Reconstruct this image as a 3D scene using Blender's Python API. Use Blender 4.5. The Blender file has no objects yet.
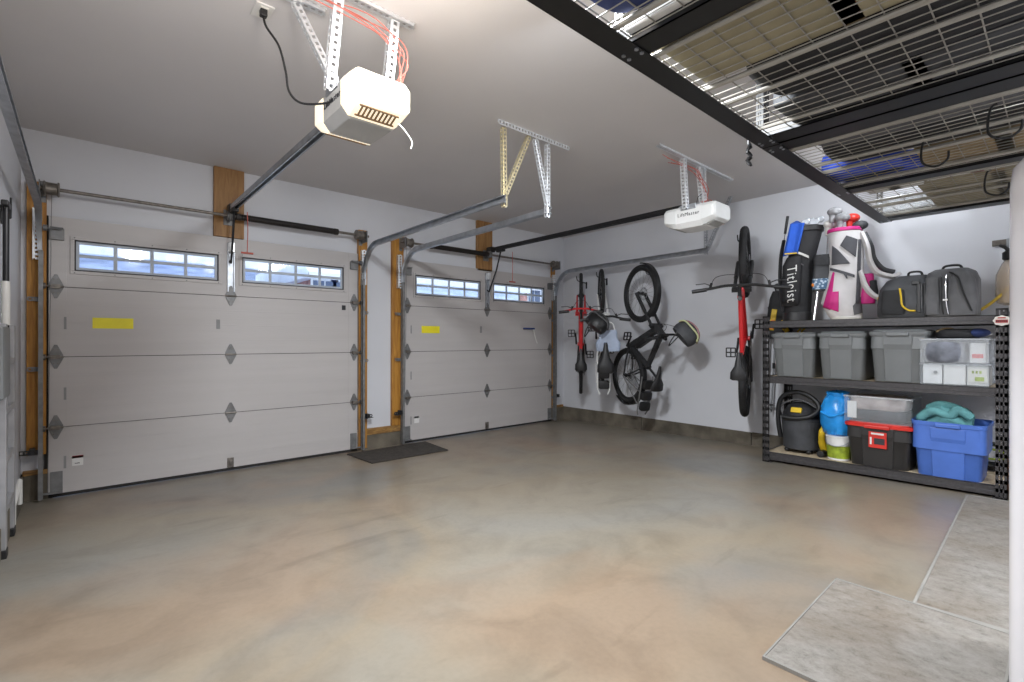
import bpy, bmesh, math, random
from mathutils import Vector, Matrix
rnd = random.Random(7)
SC = bpy.context.scene
COL = SC.collection
PI = math.pi
H_CAM = 1.2
# ------------------------------------------------------------------ materials
def new_mat(name):
    m = bpy.data.materials.new(name); m.use_nodes = True
    nt = m.node_tree; nt.nodes.clear()
    out = nt.nodes.new('ShaderNodeOutputMaterial')
    p = nt.nodes.new('ShaderNodeBsdfPrincipled')
    nt.links.new(p.outputs[0], out.inputs[0])
    return m, nt, p, out
def mat(name, col, rough=.5, metal=0., var=.12, scale=8., bump=0., bscale=60., stretch=(1, 1, 1), emit=0., ecol=None, alpha=1., coat=0.):
    m, nt, p, out = new_mat(name)
    N, L = nt.nodes, nt.links
    tc = N.new('ShaderNodeTexCoord'); mp = N.new('ShaderNodeMapping'); mp.inputs['Scale'].default_value = stretch
    L.new(tc.outputs['Object'], mp.inputs[0])
    nz = N.new('ShaderNodeTexNoise'); nz.inputs['Scale'].default_value = scale; nz.inputs['Detail'].default_value = 5
    L.new(mp.outputs[0], nz.inputs['Vector'])
    r = N.new('ShaderNodeValToRGB')
    lo = [max(0, c * (1 - var)) for c in col]; hi = [min(1, c * (1 + var)) for c in col]
    r.color_ramp.elements[0].position = .3; r.color_ramp.elements[1].position = .7
    r.color_ramp.elements[0].color = (*lo, 1); r.color_ramp.elements[1].color = (*hi, 1)
    L.new(nz.outputs[0], r.inputs[0]); L.new(r.outputs[0], p.inputs['Base Color'])
    p.inputs['Roughness'].default_value = rough; p.inputs['Metallic'].default_value = metal
    p.inputs['Alpha'].default_value = alpha
    if coat: p.inputs['Coat Weight'].default_value = coat
    if emit:
        p.inputs['Emission Color'].default_value = (*(ecol or col), 1); p.inputs['Emission Strength'].default_value = emit
    if bump:
        n2 = N.new('ShaderNodeTexNoise'); n2.inputs['Scale'].default_value = bscale; n2.inputs['Detail'].default_value = 3
        L.new(mp.outputs[0], n2.inputs['Vector'])
        b = N.new('ShaderNodeBump'); b.inputs['Strength'].default_value = bump; b.inputs['Distance'].default_value = .01
        L.new(n2.outputs[0], b.inputs['Height']); L.new(b.outputs[0], p.inputs['Normal'])
    return m
def mat_wood(name, a, b, scale=3., stretch=(14, 14, 1), rough=.55):
    m, nt, p, out = new_mat(name); N, L = nt.nodes, nt.links
    tc = N.new('ShaderNodeTexCoord'); mp = N.new('ShaderNodeMapping'); mp.inputs['Scale'].default_value = stretch
    L.new(tc.outputs['Object'], mp.inputs[0])
    nz = N.new('ShaderNodeTexNoise'); nz.inputs['Scale'].default_value = scale; nz.inputs['Detail'].default_value = 7; nz.inputs['Distortion'].default_value = 1.2
    L.new(mp.outputs[0], nz.inputs['Vector'])
    r = N.new('ShaderNodeValToRGB'); r.color_ramp.elements[0].position = .32; r.color_ramp.elements[1].position = .68
    r.color_ramp.elements[0].color = (*a, 1); r.color_ramp.elements[1].color = (*b, 1)
    L.new(nz.outputs[0], r.inputs[0]); L.new(r.outputs[0], p.inputs['Base Color']); p.inputs['Roughness'].default_value = rough
    return m
def mat_floor():
    m, nt, p, out = new_mat('concrete_floor'); N, L = nt.nodes, nt.links
    tc = N.new('ShaderNodeTexCoord')
    def noise(scale, detail=6, dist=0., rough=.55, off=0.):
        mp = N.new('ShaderNodeMapping'); mp.inputs['Location'].default_value = (off, off * .7, 0); L.new(tc.outputs['Object'], mp.inputs[0])
        n = N.new('ShaderNodeTexNoise'); n.inputs['Scale'].default_value = scale; n.inputs['Detail'].default_value = detail
        n.inputs['Distortion'].default_value = dist; n.inputs['Roughness'].default_value = rough; L.new(mp.outputs[0], n.inputs['Vector']); return n
    def ramp(src, stops):
        r = N.new('ShaderNodeValToRGB'); e = r.color_ramp.elements
        while len(e) < len(stops): e.new(.5)
        for q, (pos, c) in zip(e, stops): q.position = pos; q.color = (*c, 1)
        L.new(src, r.inputs[0]); return r
    def mix(kind, fac, a, b):
        x = N.new('ShaderNodeMix'); x.data_type = 'RGBA'; x.blend_type = kind
        if isinstance(fac, float): x.inputs[0].default_value = fac
        else: L.new(fac, x.inputs[0])
        L.new(a, x.inputs[6]); L.new(b, x.inputs[7]); return x.outputs[2]
    big = ramp(noise(.55, 5, .6, .5, 3.1).outputs[0], [(.32, (.185, .177, .158)), (.46, (.255, .212, .155)), (.58, (.245, .22, .178)), (.72, (.232, .226, .208))])
    pink = ramp(noise(.7, 4, .8, .5, 9.7).outputs[0], [(.48, (0, 0, 0)), (.66, (1, 1, 1))])
    pk = N.new('ShaderNodeRGB'); pk.outputs[0].default_value = (.275, .197, .135, 1)
    f = N.new('ShaderNodeMath'); f.operation = 'MULTIPLY'; f.inputs[1].default_value = .7; L.new(pink.outputs[0], f.inputs[0])
    c1 = mix('MIX', f.outputs[0], big.outputs[0], pk.outputs[0])
    mid = ramp(noise(2.6, 8, 1.0, .62, 1.3).outputs[0], [(.3, (.74, .73, .72)), (.55, (1, 1, 1)), (.75, (1.0, 1.0, 1.0))])
    c2 = mix('MULTIPLY', .8, c1, mid.outputs[0])
    fine = ramp(noise(45, 4).outputs[0], [(.3, (.88, .88, .88)), (.6, (1, 1, 1))])
    c3 = mix('MULTIPLY', .6, c2, fine.outputs[0])
    mp = N.new('ShaderNodeMapping'); mp.inputs['Rotation'].default_value = (0, 0, .5); mp.inputs['Scale'].default_value = (.5, 2.4, 1); L.new(tc.outputs['Object'], mp.inputs[0])
    st = N.new('ShaderNodeTexNoise'); st.inputs['Scale'].default_value = 2.2; st.inputs['Detail'].default_value = 9; st.inputs['Distortion'].default_value = .6; L.new(mp.outputs[0], st.inputs['Vector'])
    sr = ramp(st.outputs[0], [(.62, (1, 1, 1)), (.70, (.80, .79, .78))])
    c4 = mix('MULTIPLY', .8, c3, sr.outputs[0])
    L.new(c4, p.inputs['Base Color'])
    rr = N.new('ShaderNodeMapRange'); rr.inputs[3].default_value = .24; rr.inputs[4].default_value = .42
    L.new(noise(1.7, 6, .4, .6, 5.).outputs[0], rr.inputs[0]); L.new(rr.outputs[0], p.inputs['Roughness'])
    b = N.new('ShaderNodeBump'); b.inputs['Strength'].default_value = .03; b.inputs['Distance'].default_value = .01
    L.new(noise(30, 6).outputs[0], b.inputs['Height']); L.new(b.outputs[0], p.inputs['Normal'])
    p.inputs['Specular IOR Level'].default_value = .6
    return m
def mat_rug():
    m, nt, p, out = new_mat('worn_rug'); N, L = nt.nodes, nt.links
    tc = N.new('ShaderNodeTexCoord'); mp = N.new('ShaderNodeMapping'); mp.inputs['Scale'].default_value = (2.2, 1.6, 1); L.new(tc.outputs['Object'], mp.inputs[0])
    a = N.new('ShaderNodeTexNoise'); a.inputs['Scale'].default_value = 8; a.inputs['Detail'].default_value = 14; a.inputs['Roughness'].default_value = .88; L.new(mp.outputs[0], a.inputs['Vector'])
    r = N.new('ShaderNodeValToRGB'); e = r.color_ramp.elements; e.new(.5)
    for q, (pos, c) in zip(e, [(.34, (.09, .082, .073)), (.47, (.21, .193, .17)), (.62, (.275, .258, .238))]): q.position = pos; q.color = (*c, 1)
    L.new(a.outputs[0], r.inputs[0])
    b = N.new('ShaderNodeTexNoise'); b.inputs['Scale'].default_value = 2.2; b.inputs['Detail'].default_value = 4; L.new(tc.outputs['Object'], b.inputs['Vector'])
    r2 = N.new('ShaderNodeValToRGB'); r2.color_ramp.elements[0].position = .35; r2.color_ramp.elements[0].color = (.72, .62, .52, 1); r2.color_ramp.elements[1].position = .6; r2.color_ramp.elements[1].color = (1, 1, 1, 1)
    L.new(b.outputs[0], r2.inputs[0])
    x = N.new('ShaderNodeMix'); x.data_type = 'RGBA'; x.blend_type = 'MULTIPLY'; x.inputs[0].default_value = .75
    L.new(r.outputs[0], x.inputs[6]); L.new(r2.outputs[0], x.inputs[7]); L.new(x.outputs[2], p.inputs['Base Color'])
    p.inputs['Roughness'].default_value = .95
    bp = N.new('ShaderNodeBump'); bp.inputs['Strength'].default_value = .3; bp.inputs['Distance'].default_value = .004; L.new(a.outputs[0], bp.inputs['Height']); L.new(bp.outputs[0], p.inputs['Normal'])
    return m
def mat_glass(name, tint=(.95, .97, 1), gloss=.08):
    m = bpy.data.materials.new(name); m.use_nodes = True; nt = m.node_tree; nt.nodes.clear(); N, L = nt.nodes, nt.links
    out = N.new('ShaderNodeOutputMaterial'); t = N.new('ShaderNodeBsdfTransparent'); t.inputs[0].default_value = (*tint, 1)
    g = N.new('ShaderNodeBsdfGlossy'); g.inputs['Roughness'].default_value = .05
    mx = N.new('ShaderNodeMixShader'); mx.inputs[0].default_value = gloss
    L.new(t.outputs[0], mx.inputs[1]); L.new(g.outputs[0], mx.inputs[2]); L.new(mx.outputs[0], out.inputs[0])
    return m
def mat_clear_plastic(name, col, fac):
    m = bpy.data.materials.new(name); m.use_nodes = True; nt = m.node_tree; nt.nodes.clear(); N, L = nt.nodes, nt.links
    out = N.new('ShaderNodeOutputMaterial'); t = N.new('ShaderNodeBsdfTransparent'); t.inputs[0].default_value = (.96, .97, .98, 1)
    g = N.new('ShaderNodeBsdfPrincipled'); g.inputs['Base Color'].default_value = (*col, 1); g.inputs['Roughness'].default_value = .25
    mx = N.new('ShaderNodeMixShader'); mx.inputs[0].default_value = fac
    L.new(t.outputs[0], mx.inputs[1]); L.new(g.outputs[0], mx.inputs[2]); L.new(mx.outputs[0], out.inputs[0])
    return m
def mat_cells(name, a, b, scale):
    m, nt, p, out = new_mat(name); N, L = nt.nodes, nt.links
    tc = N.new('ShaderNodeTexCoord'); v = N.new('ShaderNodeTexVoronoi'); v.inputs['Scale'].default_value = scale; L.new(tc.outputs['Object'], v.inputs['Vector'])
    r = N.new('ShaderNodeValToRGB'); r.color_ramp.elements[0].position = .2; r.color_ramp.elements[1].position = .55
    r.color_ramp.elements[0].color = (*a, 1); r.color_ramp.elements[1].color = (*b, 1)
    L.new(v.outputs['Distance'], r.inputs[0]); L.new(r.outputs[0], p.inputs['Base Color']); p.inputs['Roughness'].default_value = .4
    return m

M = {}
M['wall'] = mat('wall_paint', (.635, .645, .68), .7, var=.03, scale=1.5, bump=.06, bscale=120)
M['ceiling'] = mat('ceiling_paint', (.63, .61, .61), .8, var=.03, scale=1.2, bump=.08, bscale=160)
M['floor'] = mat_floor()
M['stem'] = mat('stem_concrete', (.13, .112, .085), .9, var=.4, scale=5, bump=.4, bscale=25)
M['sill'] = mat_wood('sill_plate_wood', (.16, .07, .02), (.42, .24, .07), 4, (2, 14, 14))
M['jamb'] = mat_wood('stained_lumber', (.30, .12, .015), (.52, .25, .04), 2.5, (16, 16, 1.2))
M['board'] = mat_wood('header_board_wood', (.22, .105, .03), (.36, .19, .065), 3, (10, 10, 1.2))
M['mdf'] = mat_wood('particle_board', (.45, .35, .23), (.62, .52, .37), 12, (2, 2, 2))
M['door'] = mat('door_steel', (.485, .46, .45), .5, var=.03, scale=2, bump=.10, bscale=30, stretch=(.35, 1, 7))
M['seam'] = mat('rubber_dark', (.02, .018, .016), .8)
M['seal'] = mat('window_gasket', (.03, .028, .028), .6)
M['muntin'] = mat('muntin_paint', (.42, .46, .52), .5)
M['galv'] = mat('galvanised_steel', (.42, .44, .47), .38, .85, var=.18, scale=14)
M['galv_dull'] = mat('dull_galvanised', (.20, .20, .20), .5, .35, var=.2, scale=20)
M['zinc'] = mat('bright_zinc', (.78, .80, .82), .35, .7, var=.1, scale=30)
M['brass'] = mat('yellow_zinc', (.66, .58, .38), .4, .7, var=.15, scale=30)
M['shaft'] = mat('shaft_steel', (.20, .18, .16), .45, .7, var=.3, scale=30)
M['spring'] = mat('spring_steel', (.035, .03, .028), .5, .5)
M['blacksteel'] = mat('black_powdercoat', (.014, .014, .016), .38, .1, var=.2, scale=20)
M['rackblack'] = mat('overhead_black', (.006, .006, .007), .42, .0, var=.2, scale=20)
M['shelfsteel'] = mat('shelf_hammered', (.06, .056, .058), .42, .3, var=.2, scale=60, bump=.1, bscale=200)
M['wire'] = mat('wire_grey', (.36, .34, .30), .5, .25, var=.1)
M['black'] = mat('black_plastic', (.012, .012, .013), .45)
M['blackrub'] = mat('tyre_rubber', (.014, .014, .015), .75, bump=.35, bscale=90)
M['blackfab'] = mat('black_nylon', (.016, .016, .018), .7, var=.3, bump=.25, bscale=60)
M['greyfab'] = mat('grey_nylon', (.10, .10, .105), .6, var=.35, scale=5, bump=.35, bscale=25)
M['charfab'] = mat('charcoal_nylon', (.045, .047, .052), .6, var=.3, bump=.3, bscale=40)
M['white'] = mat('white_plastic', (.78, .78, .77), .35, var=.03)
M['offwhite'] = mat('offwhite_plastic', (.66, .65, .62), .4, var=.06)
M['fridge'] = mat('appliance_enamel', (.72, .71, .74), .25, var=.02, coat=.3)
M['greyplas'] = mat('opener_grey', (.42, .42, .41), .45, var=.08)
M['lens_on'] = mat('lit_lens', (.95, .85, .68), .4, var=.02, emit=.7, ecol=(1., .86, .64))
M['lens_off'] = mat('frosted_lens', (.74, .75, .74), .3, var=.03)
M['vent'] = mat('vent_brown', (.20, .12, .06), .6, var=.4, scale=25)
M['redwire'] = mat('red_wire', (.50, .12, .09), .5)
M['red'] = mat('red_paint', (.58, .02, .025), .3, coat=.3)
M['redlid'] = mat('red_plastic', (.62, .03, .02), .4)
M['blueplas'] = mat('blue_tote_plastic', (.07, .16, .52), .4, var=.08)
M['bluebag'] = mat('blue_film', (.02, .28, .72), .3, var=.25, scale=9, bump=.7, bscale=9)
M['bluetowel'] = mat('blue_towel_cloth', (.02, .10, .52), .85, bump=.4, bscale=60)
M['bluetarp'] = mat('blue_tarp', (.015, .07, .55), .5, var=.4, scale=6, bump=.6, bscale=9)
M['navy'] = mat('navy_nylon', (.03, .05, .17), .7, var=.25, bump=.4, bscale=12)
M['navygrey'] = mat('grey_blue_cloth', (.16, .17, .20), .8, var=.5, scale=10, bump=.5, bscale=20)
M['teal'] = mat('teal_terry', (.12, .32, .33), .9, var=.3, scale=12, bump=.7, bscale=35)
M['greytote'] = mat('grey_tote_plastic', (.17, .178, .18), .42, var=.05)
M['blacktote'] = mat('black_tote_plastic', (.028, .026, .025), .42, var=.1)
M['clear'] = mat_clear_plastic('clear_plastic', (.75, .78, .80), .10)
M['clearw'] = mat_clear_plastic('frosted_plastic', (.80, .82, .84), .20)
M['cloth'] = mat('folded_cloth', (.42, .36, .34), .9, var=.4, scale=9, bump=.6, bscale=18)
M['paper'] = mat('paper_white', (.75, .74, .72), .7, var=.06)
M['cardboard'] = mat('cardboard_brown', (.30, .22, .12), .85, var=.15)
M['olive'] = mat('plywood_khaki', (.33, .29, .19), .85, var=.2, scale=4)
M['yellow'] = mat('yellow_sticker', (.80, .70, .02), .5, var=.06)
M['yellowp'] = mat('yellow_plastic', (.72, .48, .02), .5, var=.2)
M['orange'] = mat('orange_plastic', (.75, .22, .02), .5)
M['green'] = mat('lime_print', (.30, .38, .03), .5, var=.4, scale=20)
M['pink'] = mat('magenta_nylon', (.55, .02, .20), .55)
M['bagwhite'] = mat('white_nylon', (.62, .60, .60), .6, var=.08, bump=.2, bscale=30)
M['helmetpink'] = mat('dusty_pink_shell', (.30, .12, .14), .4)
M['palebag'] = mat('pale_blue_nylon', (.36, .42, .54), .6, var=.2, bump=.5, bscale=12)
M['lime'] = mat('pale_lime', (.55, .58, .32), .5)
M['baggrey'] = mat('grey_mesh_panel', (.075, .075, .085), .7, var=.2)
M['headcover'] = mat('grey_headcover', (.26, .26, .27), .8, var=.4, scale=25, bump=.4)
M['chrome'] = mat('chrome', (.70, .70, .72), .2, 1.)
M['ink'] = mat('dark_ink', (.03, .03, .035), .6)
M['greyink'] = mat('grey_ink', (.25, .25, .25), .6)
M['brand_red'] = mat('sticker_red', (.40, .03, .03), .5)
M['cream'] = mat('cream_enamel', (.72, .70, .64), .4)
M['rubbermat'] = mat('dark_mat_fibre', (.045, .038, .032), .95, var=.4, scale=25, bump=.6, bscale=80)
M['rug'] = mat_rug()
M['rugedge'] = mat('rug_binding', (.235, .225, .205), .95)
M['glass'] = mat_glass('window_glass')
M['balls'] = mat_cells('ball_mesh', (.50, .62, .72), (.05, .12, .22), 45)
M['amber'] = mat_clear_plastic('amber_plastic', (.55, .42, .28), .5)
M['yhose'] = mat('mustard_hose', (.45, .30, .03), .5)
M['snow'] = mat('snow', (.82, .87, .96), .9, var=.08, scale=.8, bump=.3, bscale=3)
M['siding'] = mat('blue_siding', (.40, .46, .62), .8, var=.35, scale=1.2, stretch=(1, 1, 7))
M['siding2'] = mat('pale_siding', (.62, .68, .80), .8, var=.2, scale=1.2, stretch=(1, 1, 7))
M['brick'] = mat('pink_brick', (.52, .27, .22), .85, var=.3, scale=4)
M['winter'] = mat('dark_pane', (.10, .13, .20), .3)
M['asphalt'] = mat('grey_drive', (.35, .36, .38), .9)
M['aluminium'] = mat('ladder_aluminium', (.40, .40, .41), .45, .6)

# ------------------------------------------------------------------ mesh helpers
def B(): return bmesh.new()
def V(*a): return Vector(a)
def box(bm, x0, x1, y0, y1, z0, z1, mi=0):
    v = [bm.verts.new((x, y, z)) for z in (z0, z1) for y in (y0, y1) for x in (x0, x1)]
    for f in ((0, 2, 3, 1), (4, 5, 7, 6), (0, 1, 5, 4), (2, 6, 7, 3), (0, 4, 6, 2), (1, 3, 7, 5)):
        bm.faces.new([v[i] for i in f]).material_index = mi
    return v
def obox(bm, c, size, R=None, mi=0):
    sx, sy, sz = [s / 2 for s in size]
    v = box(bm, -sx, sx, -sy, sy, -sz, sz, mi)
    R = R or Matrix.Identity(3)
    for q in v: q.co = R @ q.co + Vector(c)
    return v
def frame_of(d):
    d = Vector(d).normalized()
    a = Vector((0, 0, 1)) if abs(d.z) < .9 else Vector((1, 0, 0))
    u = d.cross(a).normalized(); w = u.cross(d).normalized()
    return u, w
def rings_connect(bm, rings, cap=True, closed=False, mi=0):
    n = len(rings[0]); R = [[bm.verts.new(p) for p in r] for r in rings]
    m = len(R)
    for i in range(m if closed else m - 1):
        a, b = R[i], R[(i + 1) % m]
        for j in range(n):
            k = (j + 1) % n
            bm.faces.new((a[j], a[k], b[k], b[j])).material_index = mi
    if cap and not closed:
        bm.faces.new(list(reversed(R[0]))).material_index = mi; bm.faces.new(R[-1]).material_index = mi
def cyl(bm, p1, p2, r, n=10, r2=None, mi=0):
    p1, p2 = Vector(p1), Vector(p2); u, w = frame_of(p2 - p1); r2 = r if r2 is None else r2
    rings_connect(bm, [[p + (u * math.cos(2 * PI * i / n) + w * math.sin(2 * PI * i / n)) * rr for i in range(n)] for p, rr in ((p1, r), (p2, r2))], mi=mi)
def tube(bm, pts, r, n=8, mi=0, closed=False):
    P = [Vector(p) for p in pts]; rings = []; u = None
    m = len(P)
    for i in range(m):
        if closed: t = P[(i + 1) % m] - P[i - 1]
        else: t = P[min(i + 1, m - 1)] - P[max(i - 1, 0)]
        t.normalize()
        if u is None: u, w = frame_of(t)
        else:
            u = (u - t * u.dot(t)).normalized()
        w = t.cross(u)
        rr = r[i] if isinstance(r, (list, tuple)) else r
        rings.append([P[i] + (u * math.cos(2 * PI * k / n) + w * math.sin(2 * PI * k / n)) * rr for k in range(n)])
    rings_connect(bm, rings, closed=closed, mi=mi)
def smooth_path(pts, k=6):
    P = [Vector(p) for p in pts]; out = []
    for i in range(len(P) - 1):
        p0, p1, p2, p3 = P[max(i - 1, 0)], P[i], P[i + 1], P[min(i + 2, len(P) - 1)]
        for j in range(k):
            t = j / k
            out.append(.5 * ((2 * p1) + (p2 - p0) * t + (2 * p0 - 5 * p1 + 4 * p2 - p3) * t * t + (3 * p1 - p0 - 3 * p2 + p3) * t ** 3))
    out.append(P[-1]); return out
def sweep(bm, prof, pts, side, mi=0):
    # prof: 2-D outline (a along the fixed side vector, b along side x tangent)
    side = Vector(side).normalized(); P = [Vector(p) for p in pts]; rings = []
    for i in range(len(P)):
        t = (P[min(i + 1, len(P) - 1)] - P[max(i - 1, 0)]).normalized(); nrm = side.cross(t)
        rings.append([P[i] + side * a + nrm * b for a, b in prof])
    rings_connect(bm, rings, mi=mi)
def prism(bm, poly, fn, a0, a1, mi=0):
    rings_connect(bm, [[fn(x, y, a) for x, y in poly] for a in (a0, a1)], mi=mi)
def lathe(bm, prof, c=(0, 0, 0), n=24, mi=0, axis='z', cap=True):
    c = Vector(c); rings = []
    for r, h in prof:
        ring = []
        for i in range(n):
            a = 2 * PI * i / n; x, y = r * math.cos(a), r * math.sin(a)
            ring.append(c + (Vector((x, y, h)) if axis == 'z' else Vector((x, -h, y)) if axis == 'y' else Vector((h, x, y))))
        rings.append(ring)
    rings_connect(bm, rings, cap=cap, mi=mi)
def torus(bm, c, R, r, n=40, m=8, plane='xz', mi=0, sq=1.):
    c = Vector(c); rings = []
    for i in range(n):
        a = 2 * PI * i / n; e = Vector((math.cos(a), 0, math.sin(a))); ring = []
        for j in range(m):
            b = 2 * PI * j / m
            ring.append(c + e * (R + r * math.cos(b)) + Vector((0, 1, 0)) * r * sq * math.sin(b))
        rings.append(ring)
    rings_connect(bm, rings, closed=True, mi=mi)
def superloft(bm, secs, n=24, p=4., axis='z', mi=0):
    # secs: (pos, cx, cy, rx, ry) superellipse rings
    rings = []
    for pos, cx, cy, rx, ry in secs:
        ring = []
        for i in range(n):
            a = 2 * PI * i / n; ca, sa = math.cos(a), math.sin(a)
            x = cx + rx * math.copysign(abs(ca) ** (2 / p), ca); y = cy + ry * math.copysign(abs(sa) ** (2 / p), sa)
            ring.append(Vector((x, y, pos)) if axis == 'z' else Vector((x, pos, y)) if axis == 'y' else Vector((pos, x, y)))
        rings.append(ring)
    rings_connect(bm, rings, mi=mi)
def ellipsoid(bm, c, r, n=16, m=10, zmin=-1., mi=0):
    secs = []
    for i in range(m + 1):
        t = -PI / 2 + PI * i / m; z = math.sin(t)
        if z < zmin: continue
        secs.append((c[2] + r[2] * z, c[0], c[1], max(r[0] * math.cos(t), 1e-3), max(r[1] * math.cos(t), 1e-3)))
    superloft(bm, secs, n, 2., mi=mi)
def rbox(bm, c, size, p=6., n=32, taper=1., rz=.12, mi=0):
    # soft box standing on z = c.z
    sx, sy, sz = size[0] / 2, size[1] / 2, size[2]; e = min(rz, .45) * sz
    S = [(0, .90), (e * .3, .97), (e, 1.), (sz - e, taper), (sz - e * .3, taper * .97), (sz, taper * .88)]
    superloft(bm, [(c[2] + z, c[0], c[1], sx * k, sy * k) for z, k in S], n, p, mi=mi)
def perforated(bm, p1, p2, w=.03, th=.003, step=.028, normal=(0, 1, 0), mi=0, angle=True):
    p1, p2 = Vector(p1), Vector(p2); t = p2 - p1; Ln = t.length; t.normalize()
    nn = Vector(normal); nn = (nn - t * nn.dot(t)).normalized(); s = t.cross(nn)
    def strip(sd, nm, off):
        R = Matrix((sd, nm, t)).transposed()
        for k in (-1, 1): obox(bm, p1 + t * Ln / 2 + off + sd * (k * w * .36), (w * .28, th, Ln), R, mi)
        q = int(Ln / step)
        for i in range(q + 1):
            obox(bm, p1 + t * (Ln * i / max(q, 1)) + off, (w * .45, th * .98, step * .5), R, mi)
    strip(s, nn, Vector((0, 0, 0)))
    if angle: strip(nn, s, s * (w / 2) + nn * (w / 2))
def text_bm(s, size, depth=.0015):
    cu = bpy.data.curves.new('lettering', 'FONT'); cu.body = s; cu.size = size; cu.extrude = depth; cu.align_x = 'CENTER'; cu.align_y = 'CENTER'; cu.resolution_u = 3; cu.space_character = 1.14
    o = bpy.data.objects.new('lettering', cu); COL.objects.link(o)
    me = bpy.data.meshes.new_from_object(o.evaluated_get(bpy.context.evaluated_depsgraph_get()))
    bpy.data.objects.remove(o); bpy.data.curves.remove(cu)
    bm = B(); bm.from_mesh(me); bpy.data.meshes.remove(me); return bm

def part(name, bm, mats, parent=None, world=False, bevel=0., smooth=False, label=None, shift=None):
    if not isinstance(mats, (list, tuple)): mats = [mats]
    if world and parent is not None:
        q = Vector((0, 0, 0)); a = parent
        while a is not None: q = q + a.location; a = a.parent
        for v in bm.verts: v.co -= q
    bmesh.ops.recalc_face_normals(bm, faces=bm.faces[:])
    me = bpy.data.meshes.new(name); bm.to_mesh(me); bm.free()
    for m in mats: me.materials.append(M[m])
    if smooth:
        for p in me.polygons: p.use_smooth = True
        try: me.set_sharp_from_angle(angle=math.radians(38))
        except Exception: pass
    o = bpy.data.objects.new(name, me); COL.objects.link(o)
    if parent is not None: o.parent = parent
    if bevel:
        b = o.modifiers.new('Bevel', 'BEVEL'); b.width = bevel; b.segments = 2; b.limit_method = 'ANGLE'; b.angle_limit = math.radians(50)
    if label: o['label'] = label
    return o
def thing(name, label, cat, loc=(0, 0, 0), rz=0., group=None):
    o = bpy.data.objects.new(name, None); COL.objects.link(o); o.location = loc; o.rotation_euler = (0, 0, rz); o.empty_display_size = .05
    o['label'] = label; o['category'] = cat
    if group: o['group'] = group
    return o
def tag(o, label, cat, group=None):
    o['label'] = label; o['category'] = cat
    if group: o['group'] = group
    return o
def struct(name, bm, mats, **k):
    o = part(name, bm, mats, **k); o['kind'] = 'structure'; return o
def sroot(name, loc=(0, 0, 0)):
    o = bpy.data.objects.new(name, None); COL.objects.link(o); o.location = loc; o['kind'] = 'structure'; return o
def copy_tree(o, parent=None):
    c = o.copy(); COL.objects.link(c)
    if parent is not None: c.parent = parent
    for ch in list(o.children): copy_tree(ch, c)
    return c

# ------------------------------------------------------------------ room
YD = 5.07; YW = 5.11; XR = 5.545; XL = -.344; ZC = 2.77; YB = -1.8
def fz(y): return .0169 * (YD - y)
DOORS = [(-.193, 2.233), (2.794, 5.241)]
bm = B()
n = 12
vs = [[bm.verts.new((x, y, fz(y))) for x in (XL - .1, XR + .1)] for y in (YB - .1, YW + .2)]
lo = [[bm.verts.new((x, y, -.15)) for x in (XL - .1, XR + .1)] for y in (YB - .1, YW + .2)]
bm.faces.new((vs[0][0], vs[0][1], vs[1][1], vs[1][0])); bm.faces.new((lo[0][0], lo[1][0], lo[1][1], lo[0][1]))
for a, b in (((0, 0), (0, 1)), ((0, 1), (1, 1)), ((1, 1), (1, 0)), ((1, 0), (0, 0))):
    bm.faces.new((vs[a[0]][a[1]], vs[b[0]][b[1]], lo[b[0]][b[1]], lo[a[0]][a[1]]))
struct('floor', bm, 'floor')
bm = B(); box(bm, XL - .1, XR + .1, YB - .1, YW + .2, ZC, ZC + .12); struct('ceiling', bm, 'ceiling')
bm = B()
xs = [XL - .1] + [q for a, b in DOORS for q in (a + .03, b - .03)] + [XR + .1]
for i in (0, 2, 4): box(bm, xs[i], xs[i + 1], YW, YW + .16, .20, ZC)
for i in (1, 3): box(bm, xs[i], xs[i + 1], YW, YW + .16, 2.11, ZC)
struct('wall_front', bm, 'wall')
bm = B(); box(bm, XR, XR + .12, YB, YW + .16, .17, ZC); struct('wall_right', bm, 'wall')
bm = B(); box(bm, XL - .12, XL, YB, YW + .16, .17, ZC); struct('wall_left', bm, 'wall')
bm = B(); box(bm, XL - .1, XR + .1, YB - .12, YB, 0., ZC); struct('wall_back', bm, 'wall')
bm = B()
for k, (y0, y1) in enumerate([(-1.8, .9), (.906, 2.29), (2.296, 3.7), (3.706, YW)]): box(bm, XR - .018, XR + .1, y0, y1, -.05, .19 + .004 * (k % 2))
struct('baseboard_right', bm, 'stem', bevel=.004)
bm = B(); box(bm, XL - .1, XL + .018, YB, YW, -.05, .19); struct('baseboard_left', bm, 'stem', bevel=.004)
for i, (x0, x1) in enumerate([(XL, -.17), (2.20, 2.825), (5.215, XR - .018)]):
    bm = B(); box(bm, x0, x1, YW - .03, YW + .15, -.05, .155 if i == 1 else .19)
    bm2 = B(); box(bm2, x0 + .012, x1 - .012, YW - .035, YW + .1, .155 if i == 1 else .19, .225)
    r = sroot('trim_%d' % (i + 1), (x0, YW, 0))
    part('footing', bm, 'stem', r, True, bevel=.006); part('sill_plate', bm2, 'sill', r, True, bevel=.004)
# stained lumber posts beside the doors
for i, (x0, x1, z0, z1) in enumerate([(-.312, -.205, .34, 2.38), (2.243, 2.345, .02, 2.40), (2.645, 2.788, .225, 2.40), (5.262, 5.32, .23, 2.38)]):
    bm = B(); box(bm, x0, x1, YW - .042, YW + .002, z0, z1)
    o = part('trim_%d' % (i + 4), bm, 'jamb', bevel=.003); o['kind'] = 'structure'
for i, (x0, x1, z0) in enumerate([(.885, 1.13, 2.14), (3.858, 4.11, 2.115)]):
    bm = B(); box(bm, x0, x1, YW - .04, YW, z0, ZC - (0 if i == 0 else .0))
    r = struct('trim_%d' % (i + 8), bm, 'board', bevel=.003)

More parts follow.
